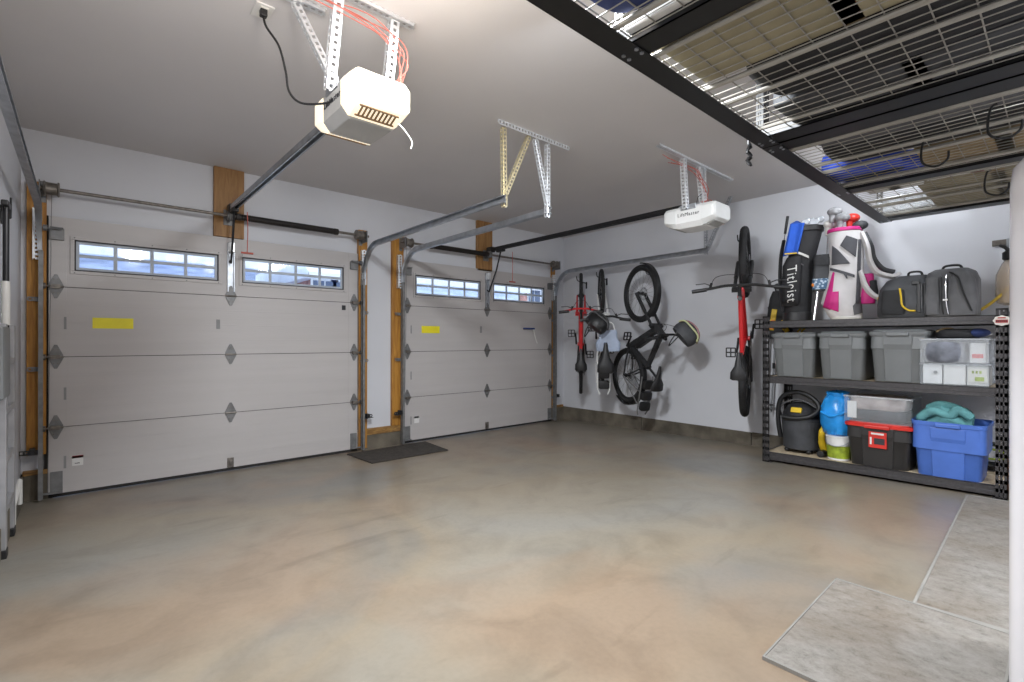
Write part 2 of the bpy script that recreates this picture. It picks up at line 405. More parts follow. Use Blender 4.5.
# ------------------------------------------------------------------ garage doors
def kite(bm, cx, cz, y, w, h1, h2, th=.006):
    poly = [(-w * .5, -.008), (-w * .5, .014), (-w * .10, h1), (w * .10, h1), (w * .5, .014), (w * .5, -.012), (w * .10, -h2), (-w * .10, -h2)]
    prism(bm, poly, lambda a, b, c: Vector((cx + a, c, cz + b)), y - th, y)
def garage_door(idx, xl, xr, labels):
    HD = 2.138; root = sroot('door_%d' % idx, (xl, YD, 0)); W = xr - xl; xm = (xl + xr) / 2
    sec = HD / 4; WZ0, WZ1 = 1.733, 1.972
    wins = [(xl + .145, xl + 1.115), (xr - 1.12, xr - .155)]
    for k in range(4):
        bm = B(); z0, z1 = sec * k + (.03 if k == 0 else .002), sec * (k + 1) - .003
        if k < 3:
            box(bm, xl, xr, YD, YD + .038, z0, z1)
        else:
            box(bm, xl, xr, YD, YD + .038, z0, WZ0); box(bm, xl, xr, YD, YD + .038, WZ1, z1)
            xx = [xl, wins[0][0], wins[0][1], wins[1][0], wins[1][1], xr]
            for a in (0, 2, 4): box(bm, xx[a], xx[a + 1], YD, YD + .038, WZ0, WZ1)
        pn = part('panel', bm, 'door', root, True)
        bm = B()
        # shallow pressed ribs, end stiles and the lip at the joint
        for a, b in ((xl, xl + .10), (xr - .10, xr)):
            box(bm, a, b, YD - .002, YD + .001, z0 + .001, z1 - .001)
        if k < 3:
            for t in (.25, .5, .75): box(bm, xl + .11, xr - .11, YD - .0016, YD + .001, z0 + (z1 - z0) * t - .003, z0 + (z1 - z0) * t + .003)
        part('rib', bm, 'door', pn, True, bevel=.0006)
    bm = B(); box(bm, xl, xr, YD + .004, YD + .035, 0.004, .034); part('bottom_seal', bm, 'seam', root, True)
    bm = B()
    for k in (1, 2, 3): box(bm, xl + .003, xr - .003, YD + .012, YD + .034, sec * k - .006, sec * k + .005)
    box(bm, xl - .024, xl - .002, YD + .012, YD + .036, .01, HD); box(bm, xr + .002, xr + .022, YD + .012, YD + .036, .01, HD)
    part('weather_strip', bm, 'seam', root, True)
    for a, b in wins:
        bm = B(); t = .026
        for x0, x1, z0, z1 in ((a - t, b + t, WZ1, WZ1 + t), (a - t, b + t, WZ0 - t, WZ0), (a - t, a, WZ0, WZ1), (b, b + t, WZ0, WZ1)):
            box(bm, x0, x1, YD - .010, YD + .002, z0, z1)
        fr = part('window_frame', bm, 'door', root, True, bevel=.003)
        bm = B(); t = .009
        for x0, x1, z0, z1 in ((a, b, WZ1 - t, WZ1), (a, b, WZ0, WZ0 + t), (a, a + t, WZ0, WZ1), (b - t, b, WZ0, WZ1)):
            box(bm, x0, x1, YD - .004, YD + .03, z0, z1)
        part('gasket', bm, 'seal', fr, True)
        bm = B(); a2, b2, zz0, zz1 = a + t, b - t, WZ0 + t, WZ1 - t; w = .0125
        for q in range(5):
            x = a2 + (b2 - a2) * q / 4; x = min(max(x, a2 + w * .6), b2 - w * .6); box(bm, x - w, x + w, YD + .006, YD + .022, zz0, zz1)
        for z in (zz0 + .008, (zz0 + zz1) / 2, zz1 - .008): box(bm, a2, b2, YD + .007, YD + .021, z - w, z + w)
        part('muntins', bm, 'muntin', fr, True, bevel=.003)
        bm = B(); box(bm, a2, b2, YD + .026, YD + .030, zz0, zz1)
        part('glass_pane', bm, 'glass', fr, True)
        bm = B()
        for q in range(5):
            for z in (WZ0 - .016, WZ1 + .016): cyl(bm, (a + (b - a) * q / 4, YD - .010, z), (a + (b - a) * q / 4, YD - .014, z), .005, 8)
        part('screws', bm, 'galv_dull', fr, True)
    for k in (1, 2, 3):
        for x, side in ((xl + .040, -1), (xm, 0), (xr - .040, 1)):
            bm = B(); kite(bm, x, sec * k, YD - .003, .085 if side else .088, .092, .088)
            hg = part('hinge', bm, 'galv_dull', root, True, bevel=.001)
            bm = B(); cyl(bm, (x - .045, YD - .014, sec * k), (x + .045, YD - .014, sec * k), .008, 10)
            for s in (-1, 1):
                cyl(bm, (x + s * .012, YD - .009, sec * k + .055), (x + s * .012, YD - .015, sec * k + .055), .005, 6); cyl(bm, (x + s * .012, YD - .009, sec * k - .05), (x + s * .012, YD - .015, sec * k - .05), .005, 6)
            if side:
                cyl(bm, (x, YD - .035, sec * k), (x + side * .075, YD - .035, sec * k), .0055, 8); obox(bm, (x, YD - .022, sec * k), (.05, .03, .03))
                cyl(bm, (x + side * .055, YD - .035, sec * k), (x + side * .085, YD - .035, sec * k), .022, 14)
            part('roller_pin', bm, 'shaft', hg, True)
    for x, s in ((xl + .045, -1), (xr - .045, 1)):
        bm = B(); obox(bm, (x, YD - .012, 2.0), (.085, .024, .085)); obox(bm, (x, YD - .03, 2.045), (.075, .05, .008)); cyl(bm, (x - s * .03, YD - .045, 2.035), (x + s * .08, YD - .045, 2.035), .006, 8)
        cyl(bm, (x + s * .05, YD - .045, 2.035), (x + s * .075, YD - .045, 2.035), .022, 14)
        part('top_bracket', bm, 'galv_dull', root, True, bevel=.002)
        bm = B(); obox(bm, (x, YD - .006, .115), (.07, .010, .17)); obox(bm, (x + s * .02, YD - .03, .045), (.11, .03, .012)); cyl(bm, (x, YD - .04, .045), (x + s * .07, YD - .04, .045), .006, 8)
        part('bottom_bracket', bm, 'galv_dull', root, True, bevel=.002)
    bm = B(); obox(bm, (xm, YD - .006, .077), (.052, .012, .088)); obox(bm, (xm, YD - .014, .077), (.024, .016, .05)); part('lift_handle', bm, 'shaft', root, True, bevel=.003)
    # vertical opener strut in the top section
    bm = B(); box(bm, xm - .03, xm - .019, YD - .022, YD, 1.64, 2.09); box(bm, xm + .019, xm + .03, YD - .022, YD, 1.64, 2.09); box(bm, xm - .019, xm + .019, YD - .006, YD, 1.64, 2.09)
    st = part('opener_strut', bm, 'galv', root, True, bevel=.002)
    bm = B(); obox(bm, (xm, YD - .03, 2.045), (.05, .045, .09)); part('strut_bracket', bm, 'zinc', root, True, bevel=.004)
    # labels
    for x0, x1, z0, z1, m, nm in labels:
        bm = B(); box(bm, x0, x1, YD - .0035, YD - .0005, z0, z1); part(nm, bm, m, root, True)
    return root
def S(xl, xr):
    xm = (xl + xr) / 2
    L = []
    for z in (1.33, .79, .265): L.append((xl + .085, xl + .10, z - .05, z + .045, 'greyink', 'serial_tag'))
    L.append((xm - .115, xm - .085, 1.30, 1.385, 'greyink', 'serial_tag'))
    return L
d1 = DOORS[0]; d2 = DOORS[1]
L1 = S(*d1) + [(.058, .313, 1.29, 1.375, 'yellow', 'warning_sticker'), (-.06, .005, .225, .30, 'paper', 'warning_label'), (-.06, .005, .283, .302, 'brand_red', 'warning_label_band'), (-.045, -.015, .24, .247, 'ink', 'warning_label_print'),
               (2.06, 2.10, 1.52, 1.57, 'ink', 'serial_tag')]
L2 = S(*d2) + [(3.027, 3.279, 1.287, 1.373, 'yellow', 'warning_sticker'), (2.93, 2.995, .225, .30, 'paper', 'warning_label'), (2.93, 2.995, .283, .302, 'greyink', 'warning_label_band')]
D1 = garage_door(1, d1[0], d1[1], L1); D2 = garage_door(2, d2[0], d2[1], L2)

# ------------------------------------------------------------------ door tracks
def track(label, X, inner, zt=2.205, y_end=2.66, hanger=None):
    t = thing('door_track', label, 'door track', (X, 4.99, fz(4.99)))
    path = [(X, 5.0, .02), (X, 5.0, 1.0), (X, 5.0, 1.86)]
    for i in range(1, 11):
        a = PI / 2 * i / 10; path.append((X, 5.0 - .32 * (1 - math.cos(a)), 1.86 + (zt - 1.865) * math.sin(a)))
    path += [(X, 4.0, zt), (X, y_end, zt + .01)]
    w, d, e = .027, .0125, .0022
    s = inner
    C = [(-d * s, -w), (d * s, -w), (d * s, -w + .008), (d * s - e * s, -w + .008), (d * s - e * s, -w + e), (-d * s + e * s, -w + e), (-d * s + e * s, w - e), (d * s - e * s, w - e), (d * s - e * s, w - .008), (d * s, w - .008), (d * s, w), (-d * s, w)]
    bm = B(); sweep(bm, C, path[:3], (1, 0, 0)); part('vertical_rail', bm, 'galv_dull', t, True, smooth=False)
    bm = B(); sweep(bm, C, path[2:], (1, 0, 0))
    for v in bm.verts: v.co.x += -s * .006 if v.co.y > 4.9 else 0
    part('horizontal_rail', bm, 'galv', t, True, smooth=True)
    bm = B(); sweep(bm, [(-.013 - s * .012, .018), (.012 - s * .012, .018), (.012 - s * .012, .021), (-.013 - s * .012, .021)], path[4:], (1, 0, 0))
    part('rail_stiffener', bm, 'galv', t, True)
    bm = B(); xo = X - s * .022
    perforated(bm, (xo, 5.02, 1.80), (xo, 5.02, 2.17), .045, .004, .03, (0, 1, 0)); part('flag_bracket', bm, 'zinc', t, True)
    for z in (.36, .98, 1.5):
        bm = B(); perforated(bm, (xo - s * .05, 5.035, z), (xo + s * .03, 5.035, z), .03, .003, .022, (0, 1, 0)); obox(bm, (xo, 5.05, z), (.03, .035, .03)); part('jamb_bracket', bm, 'galv_dull', t, True)
    bm = B(); perforated(bm, (xo - s * .09, 5.0, .36), (xo + s * .01, 5.0, .36), .034, .004, .024, (0, 0, 1)); obox(bm, (xo - s * .02, 4.985, .385), (.03, .06, .045)); part('safety_sensor', bm, 'black', t, True, bevel=.002)
    if hanger:
        for nm, a, b, m in hanger:
            bm = B(); perforated(bm, a, b, .032, .003, .03, (0, 1, 0)); part(nm, bm, m, t, True)
    return t
track('galvanised door track at the left edge of the left garage door', -.232, 1, zt=2.175, y_end=2.2)
track('galvanised door track at the right edge of the left garage door', 2.265, -1, hanger=[('hanger', (2.295, 2.68, 2.17), (2.285, 2.68, 2.735), 'brass'), ('diagonal_brace', (2.30, 2.675, 2.26), (2.53, 2.675, 2.735), 'brass')])
track('galvanised door track at the left edge of the right garage door', 2.742, 1, hanger=[('hanger', (2.738, 2.68, 2.17), (2.738, 2.68, 2.735), 'zinc'), ('diagonal_brace', (2.735, 2.675, 2.26), (2.60, 2.675, 2.735), 'zinc')])
track('galvanised door track beside the bicycle wall', 5.245, -1, hanger=[('hanger', (5.292, 2.68, 2.18), (5.292, 2.68, 2.765), 'galv'), ('diagonal_brace', (5.292, 2.67, 2.22), (5.292, 2.40, 2.765), 'galv')])
bm = B(); perforated(bm, (2.21, 2.66, 2.755), (2.95, 2.66, 2.755), .038, .003, .03, (0, 1, 0))
tag(part('ceiling_angle', bm, 'zinc'), 'slotted steel ceiling bar over the two middle track hangers', 'ceiling bar')

# ------------------------------------------------------------------ torsion spring shafts
def spring_set(label, xa, xb, s0, s1, xm):
    z = 2.318; y = 4.975
    t = thing('torsion_spring', label, 'door spring', (xm, YW - .04, z))
    bm = B(); cyl(bm, (xa - .10, y, z), (xb + .10, y, z), .0135, 12); part('shaft', bm, 'shaft', t, True, smooth=True)
    bm = B(); cyl(bm, (s0, y, z), (s1, y, z), .024, 12)
    nco = int((s1 - s0) / .014); pts = []
    for i in range(nco * 10 + 1):
        a = 2 * PI * i / 10; pts.append((s0 + (s1 - s0) * i / (nco * 10), y + .026 * math.cos(a), z + .026 * math.sin(a)))
    tube(bm, pts, .0052, 5); part('coil', bm, 'spring', t, True, smooth=True)
    bm = B()
    for s in (s0, s1): cyl(bm, (s - .02, y, z), (s + .02, y, z), .032, 14)
    part('winding_cone', bm, 'spring', t, True, bevel=.003)
    for x in (xa, xb):
        bm = B(); lathe(bm, [(.02, -.045), (.05, -.045), (.055, -.036), (.046, -.03), (.044, .03), (.055, .036), (.05, .045), (.02, .045)], (x, y, z), 20, axis='x'); part('cable_drum', bm, 'shaft', t, True)
        s = -1 if x == xa else 1
        bm = B(); box(bm, x + s * .06, x + s * .066, y - .05, YW - .04, z - .07, z + .05); box(bm, x + s * .03, x + s * .07, YW - .046, YW - .042, z - .09, z + .07); part('end_bearing_plate', bm, 'galv_dull', t, True, bevel=.002)
        bm = B(); tube(bm, [(x - s * .0, y + .047, z - .01), (x + s * .01, 5.02, 1.2), (x + s * .02, 5.035, .06)], .002, 5); part('lift_cable', bm, 'galv_dull', t, True)
    bm = B(); box(bm, xm - .035, xm - .029, y - .04, YW - .04, z - .045, z + .045); box(bm, xm - .06, xm + .03, YW - .047, YW - .041, z - .07, z + .07); cyl(bm, (xm - .05, y, z), (xm, y, z), .036, 14); part('center_bracket', bm, 'galv_dull', t, True, bevel=.002)
spring_set('steel shaft with black torsion spring above the left garage door', -.175, 2.215, 1.06, 1.96, 1.02)
spring_set('steel shaft with black torsion spring above the right garage door', 2.80, 5.215, 3.10, 3.95, 4.01)

# ------------------------------------------------------------------ openers
OY, OY2, OZ1, OZ2 = 2.26, 2.13, 2.305, 2.268
def opener(label, X, lit, railm):
    t = thing('garage_door_opener', label, 'garage door opener', (X, OY if lit else OY2, OZ1 if lit else OZ2)); OZ = OZ1 if lit else OZ2; oy = OY if lit else OY2
    P = [(-.14, .0), (-.14, -.055), (-.105, -.098), (.105, -.098), (.14, -.055), (.14, .0), (.14, .065), (.115, .088), (-.115, .088), (-.14, .065)]
    bm = B(); rings_connect(bm, [[Vector((x, y, z)) for x, z in P] for y in (-.115, .115)]); part('housing', bm, 'greyplas' if lit else 'white', t, bevel=.006)
    Pl = [(-.146, .0), (-.146, -.045), (-.112, -.085), (.112, -.085), (.146, -.045), (.146, .0), (.146, .062), (.118, .09), (-.118, .09), (-.146, .062)]
    for s in (-1, 1):
        bm = B(); rings = []
        for d, kx, lift, kt in ((0, 1., 0., 1.), (.03, 1., 0., 1.), (.095, .99, .052, .99), (.115, .95, .068, .96), (.125, .87, .085, .88)):
            rings.append([Vector((x * kx, s * (.112 + d), (z * kt if z > 0 else z * (1 - lift * 6) ) - .004)) for x, z in Pl])
        rings_connect(bm, rings)
        ln = part('lamp_lens', bm, 'lens_on' if lit else 'lens_off', t, smooth=True, bevel=.004)
        # vent slats on the sloping underside
        sl = Matrix.Rotation(s * math.atan2(.027, .065), 3, 'X')
        bm = B()
        for k in range(9): obox(bm, (-.08 + k * .02, s * .175, -.0775), (.007, .058, .008), sl)
        for q in (-1, 1): obox(bm, (0, s * (.175 + q * .028), -.0775 + (q * .028) * .42), (.19, .006, .009), sl)
        part('vent_grille', bm, 'vent' if lit else 'greyplas', ln)
    bm = B(); box(bm, -.12, .12, -.10, .10, .086, .096); box(bm, -.145, -.138, -.07, .07, .05, .095)
    part('mounting_plate', bm, 'galv', t, bevel=.002)
    tb = text_bm('LiftMaster', .042)
    Rm = Matrix(((0, 0, -1), (-1, 0, 0), (0, 1, 0)))
    for v in tb.verts: v.co = Rm @ v.co + Vector((-.1412, 0, .012))
    part('lettering', tb, 'ink', t)
    bm = B()
    z = .10 if lit else .137
    yo = 5.0 - oy
    box(bm, -.024, .024, .05, yo, z - .003, z); box(bm, -.024, -.021, .05, yo, z - .042, z); box(bm, .021, .024, .05, yo, z - .042, z)
    box(bm, -.024, -.012, .05, yo, z - .042, z - .039); box(bm, .012, .024, .05, yo, z - .042, z - .039)
    part('rail', bm, railm, t, bevel=.001)
    bm = B(); obox(bm, (0, yo - .02, z - .02), (.06, .11, .07)); obox(bm, (0, yo + .05, z - .06), (.055, .03, .05)); part('header_bracket', bm, 'black', t, bevel=.004)
    ty = yo - .22 if not lit else yo - .11
    bm = B(); obox(bm, (0, ty, z - .055), (.05, .13, .035)); tr = part('trolley', bm, 'black', t, bevel=.004)
    bm = B(); e = (0, YD - .055 - oy, 1.84 - OZ) if not lit else (0, YD - .06 - oy, 1.90 - OZ)
    tube(bm, [(0, ty, z - .07), (.0, ty + (e[1] - ty) * .35, (z - .07) * .55 + e[2] * .45), e], .010, 6); tube(bm, [e, (0, YD - oy - .02, e[2] + .02)], .010, 6); part('door_arm', bm, 'black', t)
    bm = B(); cx = .105 if lit else .20; tube(bm, [(cx, ty, z - .05), (cx + .005, ty, z - .22), (cx, ty, z - .42 if lit else z - .44)], .004, 5); part('release_cord', bm, 'redwire', t)
    bm = B(); cyl(bm, (cx - .05, ty, z - .42 if lit else z - .44), (cx + .05, ty, z - .42 if lit else z - .44), .009, 8); part('release_handle', bm, 'redwire', t, bevel=.002)
    top = ZC - .015 - OZ
    y = 2.155 - oy
    for xx, yy in ((-.145, 0.0), (.13, -.02)):
        bm = B(); perforated(bm, (xx, yy, .06), (xx, y, top), .042, .003, .03, (0, 1, 0)); part('hanger_strap', bm, 'zinc', t)
    bm = B(); a, b = ((-.145, .0, .14), (-.275, .08, top)) if lit else ((.135, -.02, .1), (.20, y, top))
    perforated(bm, a, b, .032, .003, .03, (0, 1, 0)); part('diagonal_strap', bm, 'zinc', t)
    bm = B(); x0, x1 = (-.45, .22) if lit else (-.57, .72)
    perforated(bm, (x0, y, top), (x1, y, top), .042, .003, .03, (0, 0, 1)); part('ceiling_angle', bm, 'zinc', t)
    if lit:
        bm = B(); perforated(bm, (-.45, .08, top), (-.15, .08, top), .042, .003, .03, (0, 0, 1)); part('ceiling_angle', bm, 'zinc', t)
    bm = B(); r2 = random.Random(3 if lit else 5)
    def j(a): return r2.uniform(-a, a)
    for k in range(5):
        pts = [(-.35 + j(.1), y + .05 + j(.03), top - .03 + j(.02)), (-.05 + j(.05), y + j(.03), top - .06 + j(.03)), (.10 + j(.03), y - .02 + j(.02), top - .11 + j(.03)), (.16 + j(.03), y - .03 + j(.02), .25 + j(.03)), (.14 + j(.025), y + j(.02), .14), (.13 + j(.03), -.02, .10)]
        tube(bm, smooth_path(pts, 5), .0026, 5)
    for k in range(4):
        c = Vector((.14 + j(.02), -.03 + j(.02), .13 + j(.02))); pts = [c + Vector((.03 * math.cos(a + k), .02 * math.sin(a * 1.0), .03 * math.sin(a + k * .7))) for a in [2 * PI * i / 12 for i in range(12)]]
        tube(bm, pts, .003, 5, closed=True)
    part('signal_wires', bm, 'redwire', t, smooth=True)
    if lit:
        bm = B(); tube(bm, smooth_path([(.10, -.19, -.09), (.13, -.2, -.12), (.165, -.2, -.16), (.165, -.19, -.19)], 5), .003, 6); part('antenna_wire', bm, 'cream', t)
    else:
        bm = B(); tube(bm, smooth_path([(-.05, 0, .09), (.0, 0, .13), (.03, 0, .19), (.06, -.02, .22)], 5), .003, 6); part('antenna_wire', bm, 'black', t)
    return t
opener('lit garage door opener hanging nearest the camera, lamp glowing warm', 1.01, True, 'galv')
opener('unlit white garage door opener hanging in front of the bicycle wall', 4.01, False, 'rackblack')
# ceiling outlet and its cord
t = thing('ceiling_outlet', 'square ceiling outlet left of the lit opener', 'outlet', (.64, 2.53, ZC))
bm = B(); box(bm, -.04, .04, -.06, .06, -.008, 0); part('cover_plate', bm, 'offwhite', t, bevel=.003)
for y0 in (-.045, .012):
    bm = B(); box(bm, -.018, .018, y0, y0 + .033, -.011, -.007); part('socket', bm, 'cream', t, bevel=.002)
t = thing('power_cord', 'black power cord from the ceiling outlet to the lit opener', 'cord', (.64, 2.51, ZC - .01))
bm = B(); tube(bm, smooth_path([(.64, 2.51, 2.73), (.65, 2.50, 2.68), (.70, 2.48, 2.60), (.725, 2.46, 2.48), (.735, 2.44, 2.38), (.78, 2.40, 2.325), (.86, 2.30, 2.315), (.872, 2.25, 2.32)], 8), .0055, 8); part('cable', bm, 'black', t, True, smooth=True)
bm = B(); obox(bm, (.64, 2.51, 2.745), (.03, .03, .035)); part('plug', bm, 'black', t, True, bevel=.004)

# ------------------------------------------------------------------ floor mats
def slab(name, corners, h, m, label, cat, edge=None, inset=.03):
    c = sum((Vector((x, y, 0)) for x, y in corners), Vector()) / len(corners); z = fz(c.y)
    t = thing(name, label, cat, (c.x, c.y, z))
    tilt = lambda x, y, dz: Vector((x - c.x, y - c.y, fz(y) - z + dz))
    bm = B(); rings_connect(bm, [[tilt(x, y, .001) for x, y in corners], [tilt(x, y, h) for x, y in corners]])
    part('pile', bm, m, t, bevel=.003)
    if edge:
        bm = B(); ins = [(c.x + (x - c.x) * (1 - inset), c.y + (y - c.y) * (1 - inset)) for x, y in corners]; out = [(c.x + (x - c.x) * 1.004, c.y + (y - c.y) * 1.004) for x, y in corners]
        k = len(corners)
        for i in range(k):
            q = (i + 1) % k
            rings_connect(bm, [[tilt(*out[i], .001), tilt(*out[q], .001), tilt(*out[q], h + .002), tilt(*out[i], h + .002)], [tilt(*ins[i], .001), tilt(*ins[q], .001), tilt(*ins[q], h + .002), tilt(*ins[i], h + .002)]])
        part('bound_edge', bm, edge, t)
    return t
slab('floor_mat', [(2.075, 4.97), (3.03, 4.985), (2.96, 4.40), (2.09, 4.41)], .012, 'rubbermat', 'dark brown mat on the concrete between the two garage doors', 'mat')
slab('area_rug', [(2.64, .43), (4.82, .478), (4.84, -.62), (2.66, -.66)], .010, 'rug', 'distressed grey rug reaching to the foot of the black shelving', 'rug', 'rugedge', .018)
slab('area_rug', [(1.805, .708), (2.66, .715), (2.632, .128), (1.79, .125)], .012, 'rug', 'distressed grey rug nearest the camera, beside the white refrigerator', 'rug', 'rugedge', .02)

# ------------------------------------------------------------------ white refrigerator at the right edge
t = thing('refrigerator', 'tall white refrigerator with rounded corners at the right edge of the photo', 'refrigerator', (2.16, -.2425, fz(-.25)))
bm = B(); hh = 1.725 - fz(-.25)
superloft(bm, [(.03, 0, 0, .30, .345), (.05, 0, 0, .305, .350), (hh - .10, 0, 0, .305, .350), (hh - .05, 0, 0, .300, .345), (hh - .02, 0, 0, .28, .325), (hh, 0, 0, .24, .285)], 48, 9); part('cabinet', bm, 'fridge', t, smooth=True)
bm = B(); box(bm, .308, .35, -.335, .335, .10, 1.05); part('lower_door', bm, 'fridge', t, bevel=.012)
bm = B(); box(bm, .308, .35, -.335, .335, 1.07, hh - .06); part('upper_door', bm, 'fridge', t, bevel=.012)
bm = B(); cyl(bm, (.372, .28, .6), (.372, .28, 1.0), .012, 10); cyl(bm, (.372, .28, 1.12), (.372, .28, 1.45), .012, 10)
for z in (.62, .98, 1.14, 1.43): cyl(bm, (.34, .28, z), (.372, .28, z), .009, 8)
part('handle', bm, 'chrome', t)
bm = B(); box(bm, -.27, .30, -.31, .31, .0, .035); part('plinth', bm, 'black', t)

# ------------------------------------------------------------------ overhead racks
def rack(label, x0, x1):
    Y0, Y1, Z = -.17, 1.05, 2.2
    xm = (x0 + x1) / 2
    t = thing('overhead_rack', label, 'ceiling rack', (xm, (Y0 + Y1) / 2, Z))
    for y, s in ((Y1, -1), (Y0, 1)):
        bm = B(); ya, yb = sorted((y, y + s * .004)); box(bm, x0, x1, ya, yb, Z, Z + .075); ya, yb = sorted((y, y + s * .085)); box(bm, x0, x1, ya, yb, Z, Z + .004); part('side_rail', bm, 'rackblack', t, True)
    for x in (x0 + .062, xm, x1 - .062):
        bm = B(); w = .06 if x != xm else .05
        box(bm, x - w, x + w, Y0 + .005, Y1 - .005, Z + .006, Z + .010); box(bm, x - w, x - w + .004, Y0 + .005, Y1 - .005, Z + .006, Z + .065); box(bm, x + w - .004, x + w, Y0 + .005, Y1 - .005, Z + .006, Z + .065)
        cb = part('cross_beam', bm, 'rackblack', t, True)
        bm = B()
        for y in (Y1 - .022, Y1 - .075, Y0 + .03):
            for q in (-.016, .016): cyl(bm, (x + q, y, Z + .006), (x + q, y, Z - .004), .008, 6)
        part('bolts', bm, 'galv', cb, True)
    for x in (x0 + .012, xm, x1 - .012):
        for y in (Y0 + .02, Y1 - .02):
            bm = B(); perforated(bm, (x, y, Z + .06), (x, y, ZC), .035, .003, .04, (0, 1, 0)); part('drop_post', bm, 'rackblack', t, True)
    bm = B()
    for a, b in ((x0 + .122, xm - .05), (xm + .05, x1 - .122)):
        k = int((b - a) / .052)
        for i in range(k + 1):
            x = a + (b - a) * i / k; cyl(bm, (x, Y0 + .01, Z + .026), (x, Y1 - .01, Z + .026), .0023, 6)
        k = 12
        for i in range(k):
            y = Y0 + .05 + i * .1; cyl(bm, (a, y, Z + .0305), (b, y, Z + .0305), .0025, 6)
    o = part('wire_deck', bm, 'wire', t, True)
    for a, b in ((x0 + .122, xm - .05), (xm + .05, x1 - .122)):
        L = b - a
        for f in (.03, .375, .545, .90):
            bm = B(); cyl(bm, (a + L * f + .01, Y0 + .01, Z + .016), (a + L * f + .01, Y1 - .035, Z + .016), .0105, 8); part('deck_support', bm, 'wire', t, True)
    return t
rack('black overhead storage rack on the wall side, its far end by the golf bags', 2.66, 5.085)
rack('black overhead storage rack on the near side, with a navy bag on it', .23, 2.65)
# hooks and strap under the racks
def hook(label, x, y):
    Z = 2.198
    t = tag(part('rack_hook', (lambda bm: (tube(bm, smooth_path([(x, y - .02, Z + .034), (x, y, Z + .02), (x, y + .01, Z - .05), (x, y + .0, Z - .10), (x, y - .05, Z - .125), (x, y - .09, Z - .10), (x, y - .095, Z - .06)], 6), .005, 8), bm)[1])(B()), 'black', smooth=True), label, 'hook')
hook('black hook under the rack, the leftmost of three', 3.20, .48)
hook('black hook under the rack, the middle one of three', 2.98, .22)
hook('black hook under the rack by the top of the white refrigerator', 4.10, .32)
bm = B()
x, y = 2.52, 1.052
for k in range(2):
    pts = [(x + .012 * math.sin(i * 1.3 + k * 2), y + .006 + .008 * math.cos(i * 1.7 + k), 2.20 - i * .013) for i in range(10)]
    tube(bm, pts, .006, 6)
tube(bm, [(x, y + .008, 2.235), (x, y + .01, 2.19)], .006, 6)
tag(part('strap', bm, 'black', smooth=True), 'short twisted black strap dangling from the edge of the overhead rack', 'strap')

# things lying on the racks
ZR = 2.2345
def flat_box(name, label, cat, x0, x1, y0, y1, h, m, m2=None, bev=.006, lid=True):
    t = thing(name, label, cat, ((x0 + x1) / 2, (y0 + y1) / 2, ZR)); a, b = (x1 - x0) / 2, (y1 - y0) / 2
    bm = B(); box(bm, -a, a, -b, b, 0, h); part('body', bm, m, t, bevel=bev)
    if m2:
        bm = B(); box(bm, -a - .001, a + .001, -.03, .03, -.0, h + .001); part('tape', bm, m2, t)
    return t
def soft_bag(name, label, cat, x0, x1, y0, y1, h, m, m2='black', handle=True):
    t = thing(name, label, cat, ((x0 + x1) / 2, (y0 + y1) / 2, ZR)); a, b = (x1 - x0), (y1 - y0)
    bm = B(); rbox(bm, (0, 0, 0), (a, b, h), 4.5, 32, rz=.3); part('body', bm, m, t, smooth=True)
    if handle:
        bm = B(); tube(bm, smooth_path([(-a * .2, 0, h * .97), (-a * .15, 0, h + .05), (a * .15, 0, h + .05), (a * .2, 0, h * .97)], 5), .01, 6); part('handle', bm, m2, t)
        bm = B(); tube(bm, smooth_path([(-a * .49, b * .1, h * .5), (-a * .3, b * .1, h * .93), (a * .3, b * .1, h * .93), (a * .49, b * .1, h * .5)], 5), .006, 5); part('zip', bm, m2, t)
    return t
soft_bag('duffel_bag', 'navy blue bag on the near overhead rack', 'bag', .85, 1.33, .55, .98, .30, 'navy')
flat_box('board', 'long pale board lying across the near overhead rack', 'board', 1.36, 1.45, -.15, .98, .03, 'paper')
flat_box('cardboard_box', 'khaki flat box on the near overhead rack behind the second beam', 'box', 1.50, 1.88, -.05, .96, .22, 'olive', 'cardboard')
t = soft_bag('suitcase', 'black wheeled suitcase lying on the near overhead rack', 'suitcase', 1.90, 2.28, -.05, .86, .30, 'blackfab', 'greyfab')
for x, y in ((-.17, -.36), (.17, -.36)):
    bm = B(); cyl(bm, (x - .02, y - .05, .03), (x + .02, y - .05, .03), .035, 16); cyl(bm, (x - .024, y - .05, .03), (x + .024, y - .05, .03), .018, 12); part('wheel', bm, 'cardboard', t, bevel=.004)
flat_box('storage_box', 'dark grey flat box on the near overhead rack beside the suitcase', 'box', 2.29, 2.63, -.1, .86, .2, 'charfab', 'black')
soft_bag('tent_bag', 'long grey bag on the wall-side rack next to the middle beam', 'bag', 2.69, 3.03, -.12, .92, .2, 'greyfab')
soft_bag('tent_bag', 'black long bag on the wall-side rack left of the blue tarp', 'bag', 3.05, 3.36, -.1, .92, .22, 'blackfab')
flat_box('storage_box', 'brown flat carton on the wall-side rack near its middle', 'box', 3.38, 3.86, -.12, .55, .2, 'cardboard', 'olive')
t = thing('tarp', 'folded bright blue tarp on the wall-side overhead rack', 'tarp', (3.62, .80, ZR))
bm = B(); rbox(bm, (-.04, .02, 0), (.34, .40, .12), 5, 28, rz=.3); rbox(bm, (.09, -.04, .0), (.18, .42, .09), 5, 24, rz=.3); part('fold', bm, 'bluetarp', t, smooth=True)
bm = B(); obox(bm, (.215, .05, .03), (.05, .30, .06)); part('white_edge', bm, 'paper', t, bevel=.006)
flat_box('carton', 'white printed carton on the wall-side rack beside the blue tarp', 'box', 3.94, 4.16, .62, .92, .1, 'paper', 'greyink')
flat_box('carton', 'long white printed carton on the wall-side rack in front of the khaki box', 'box', 3.94, 4.10, .12, .60, .1, 'paper', 'brand_red')
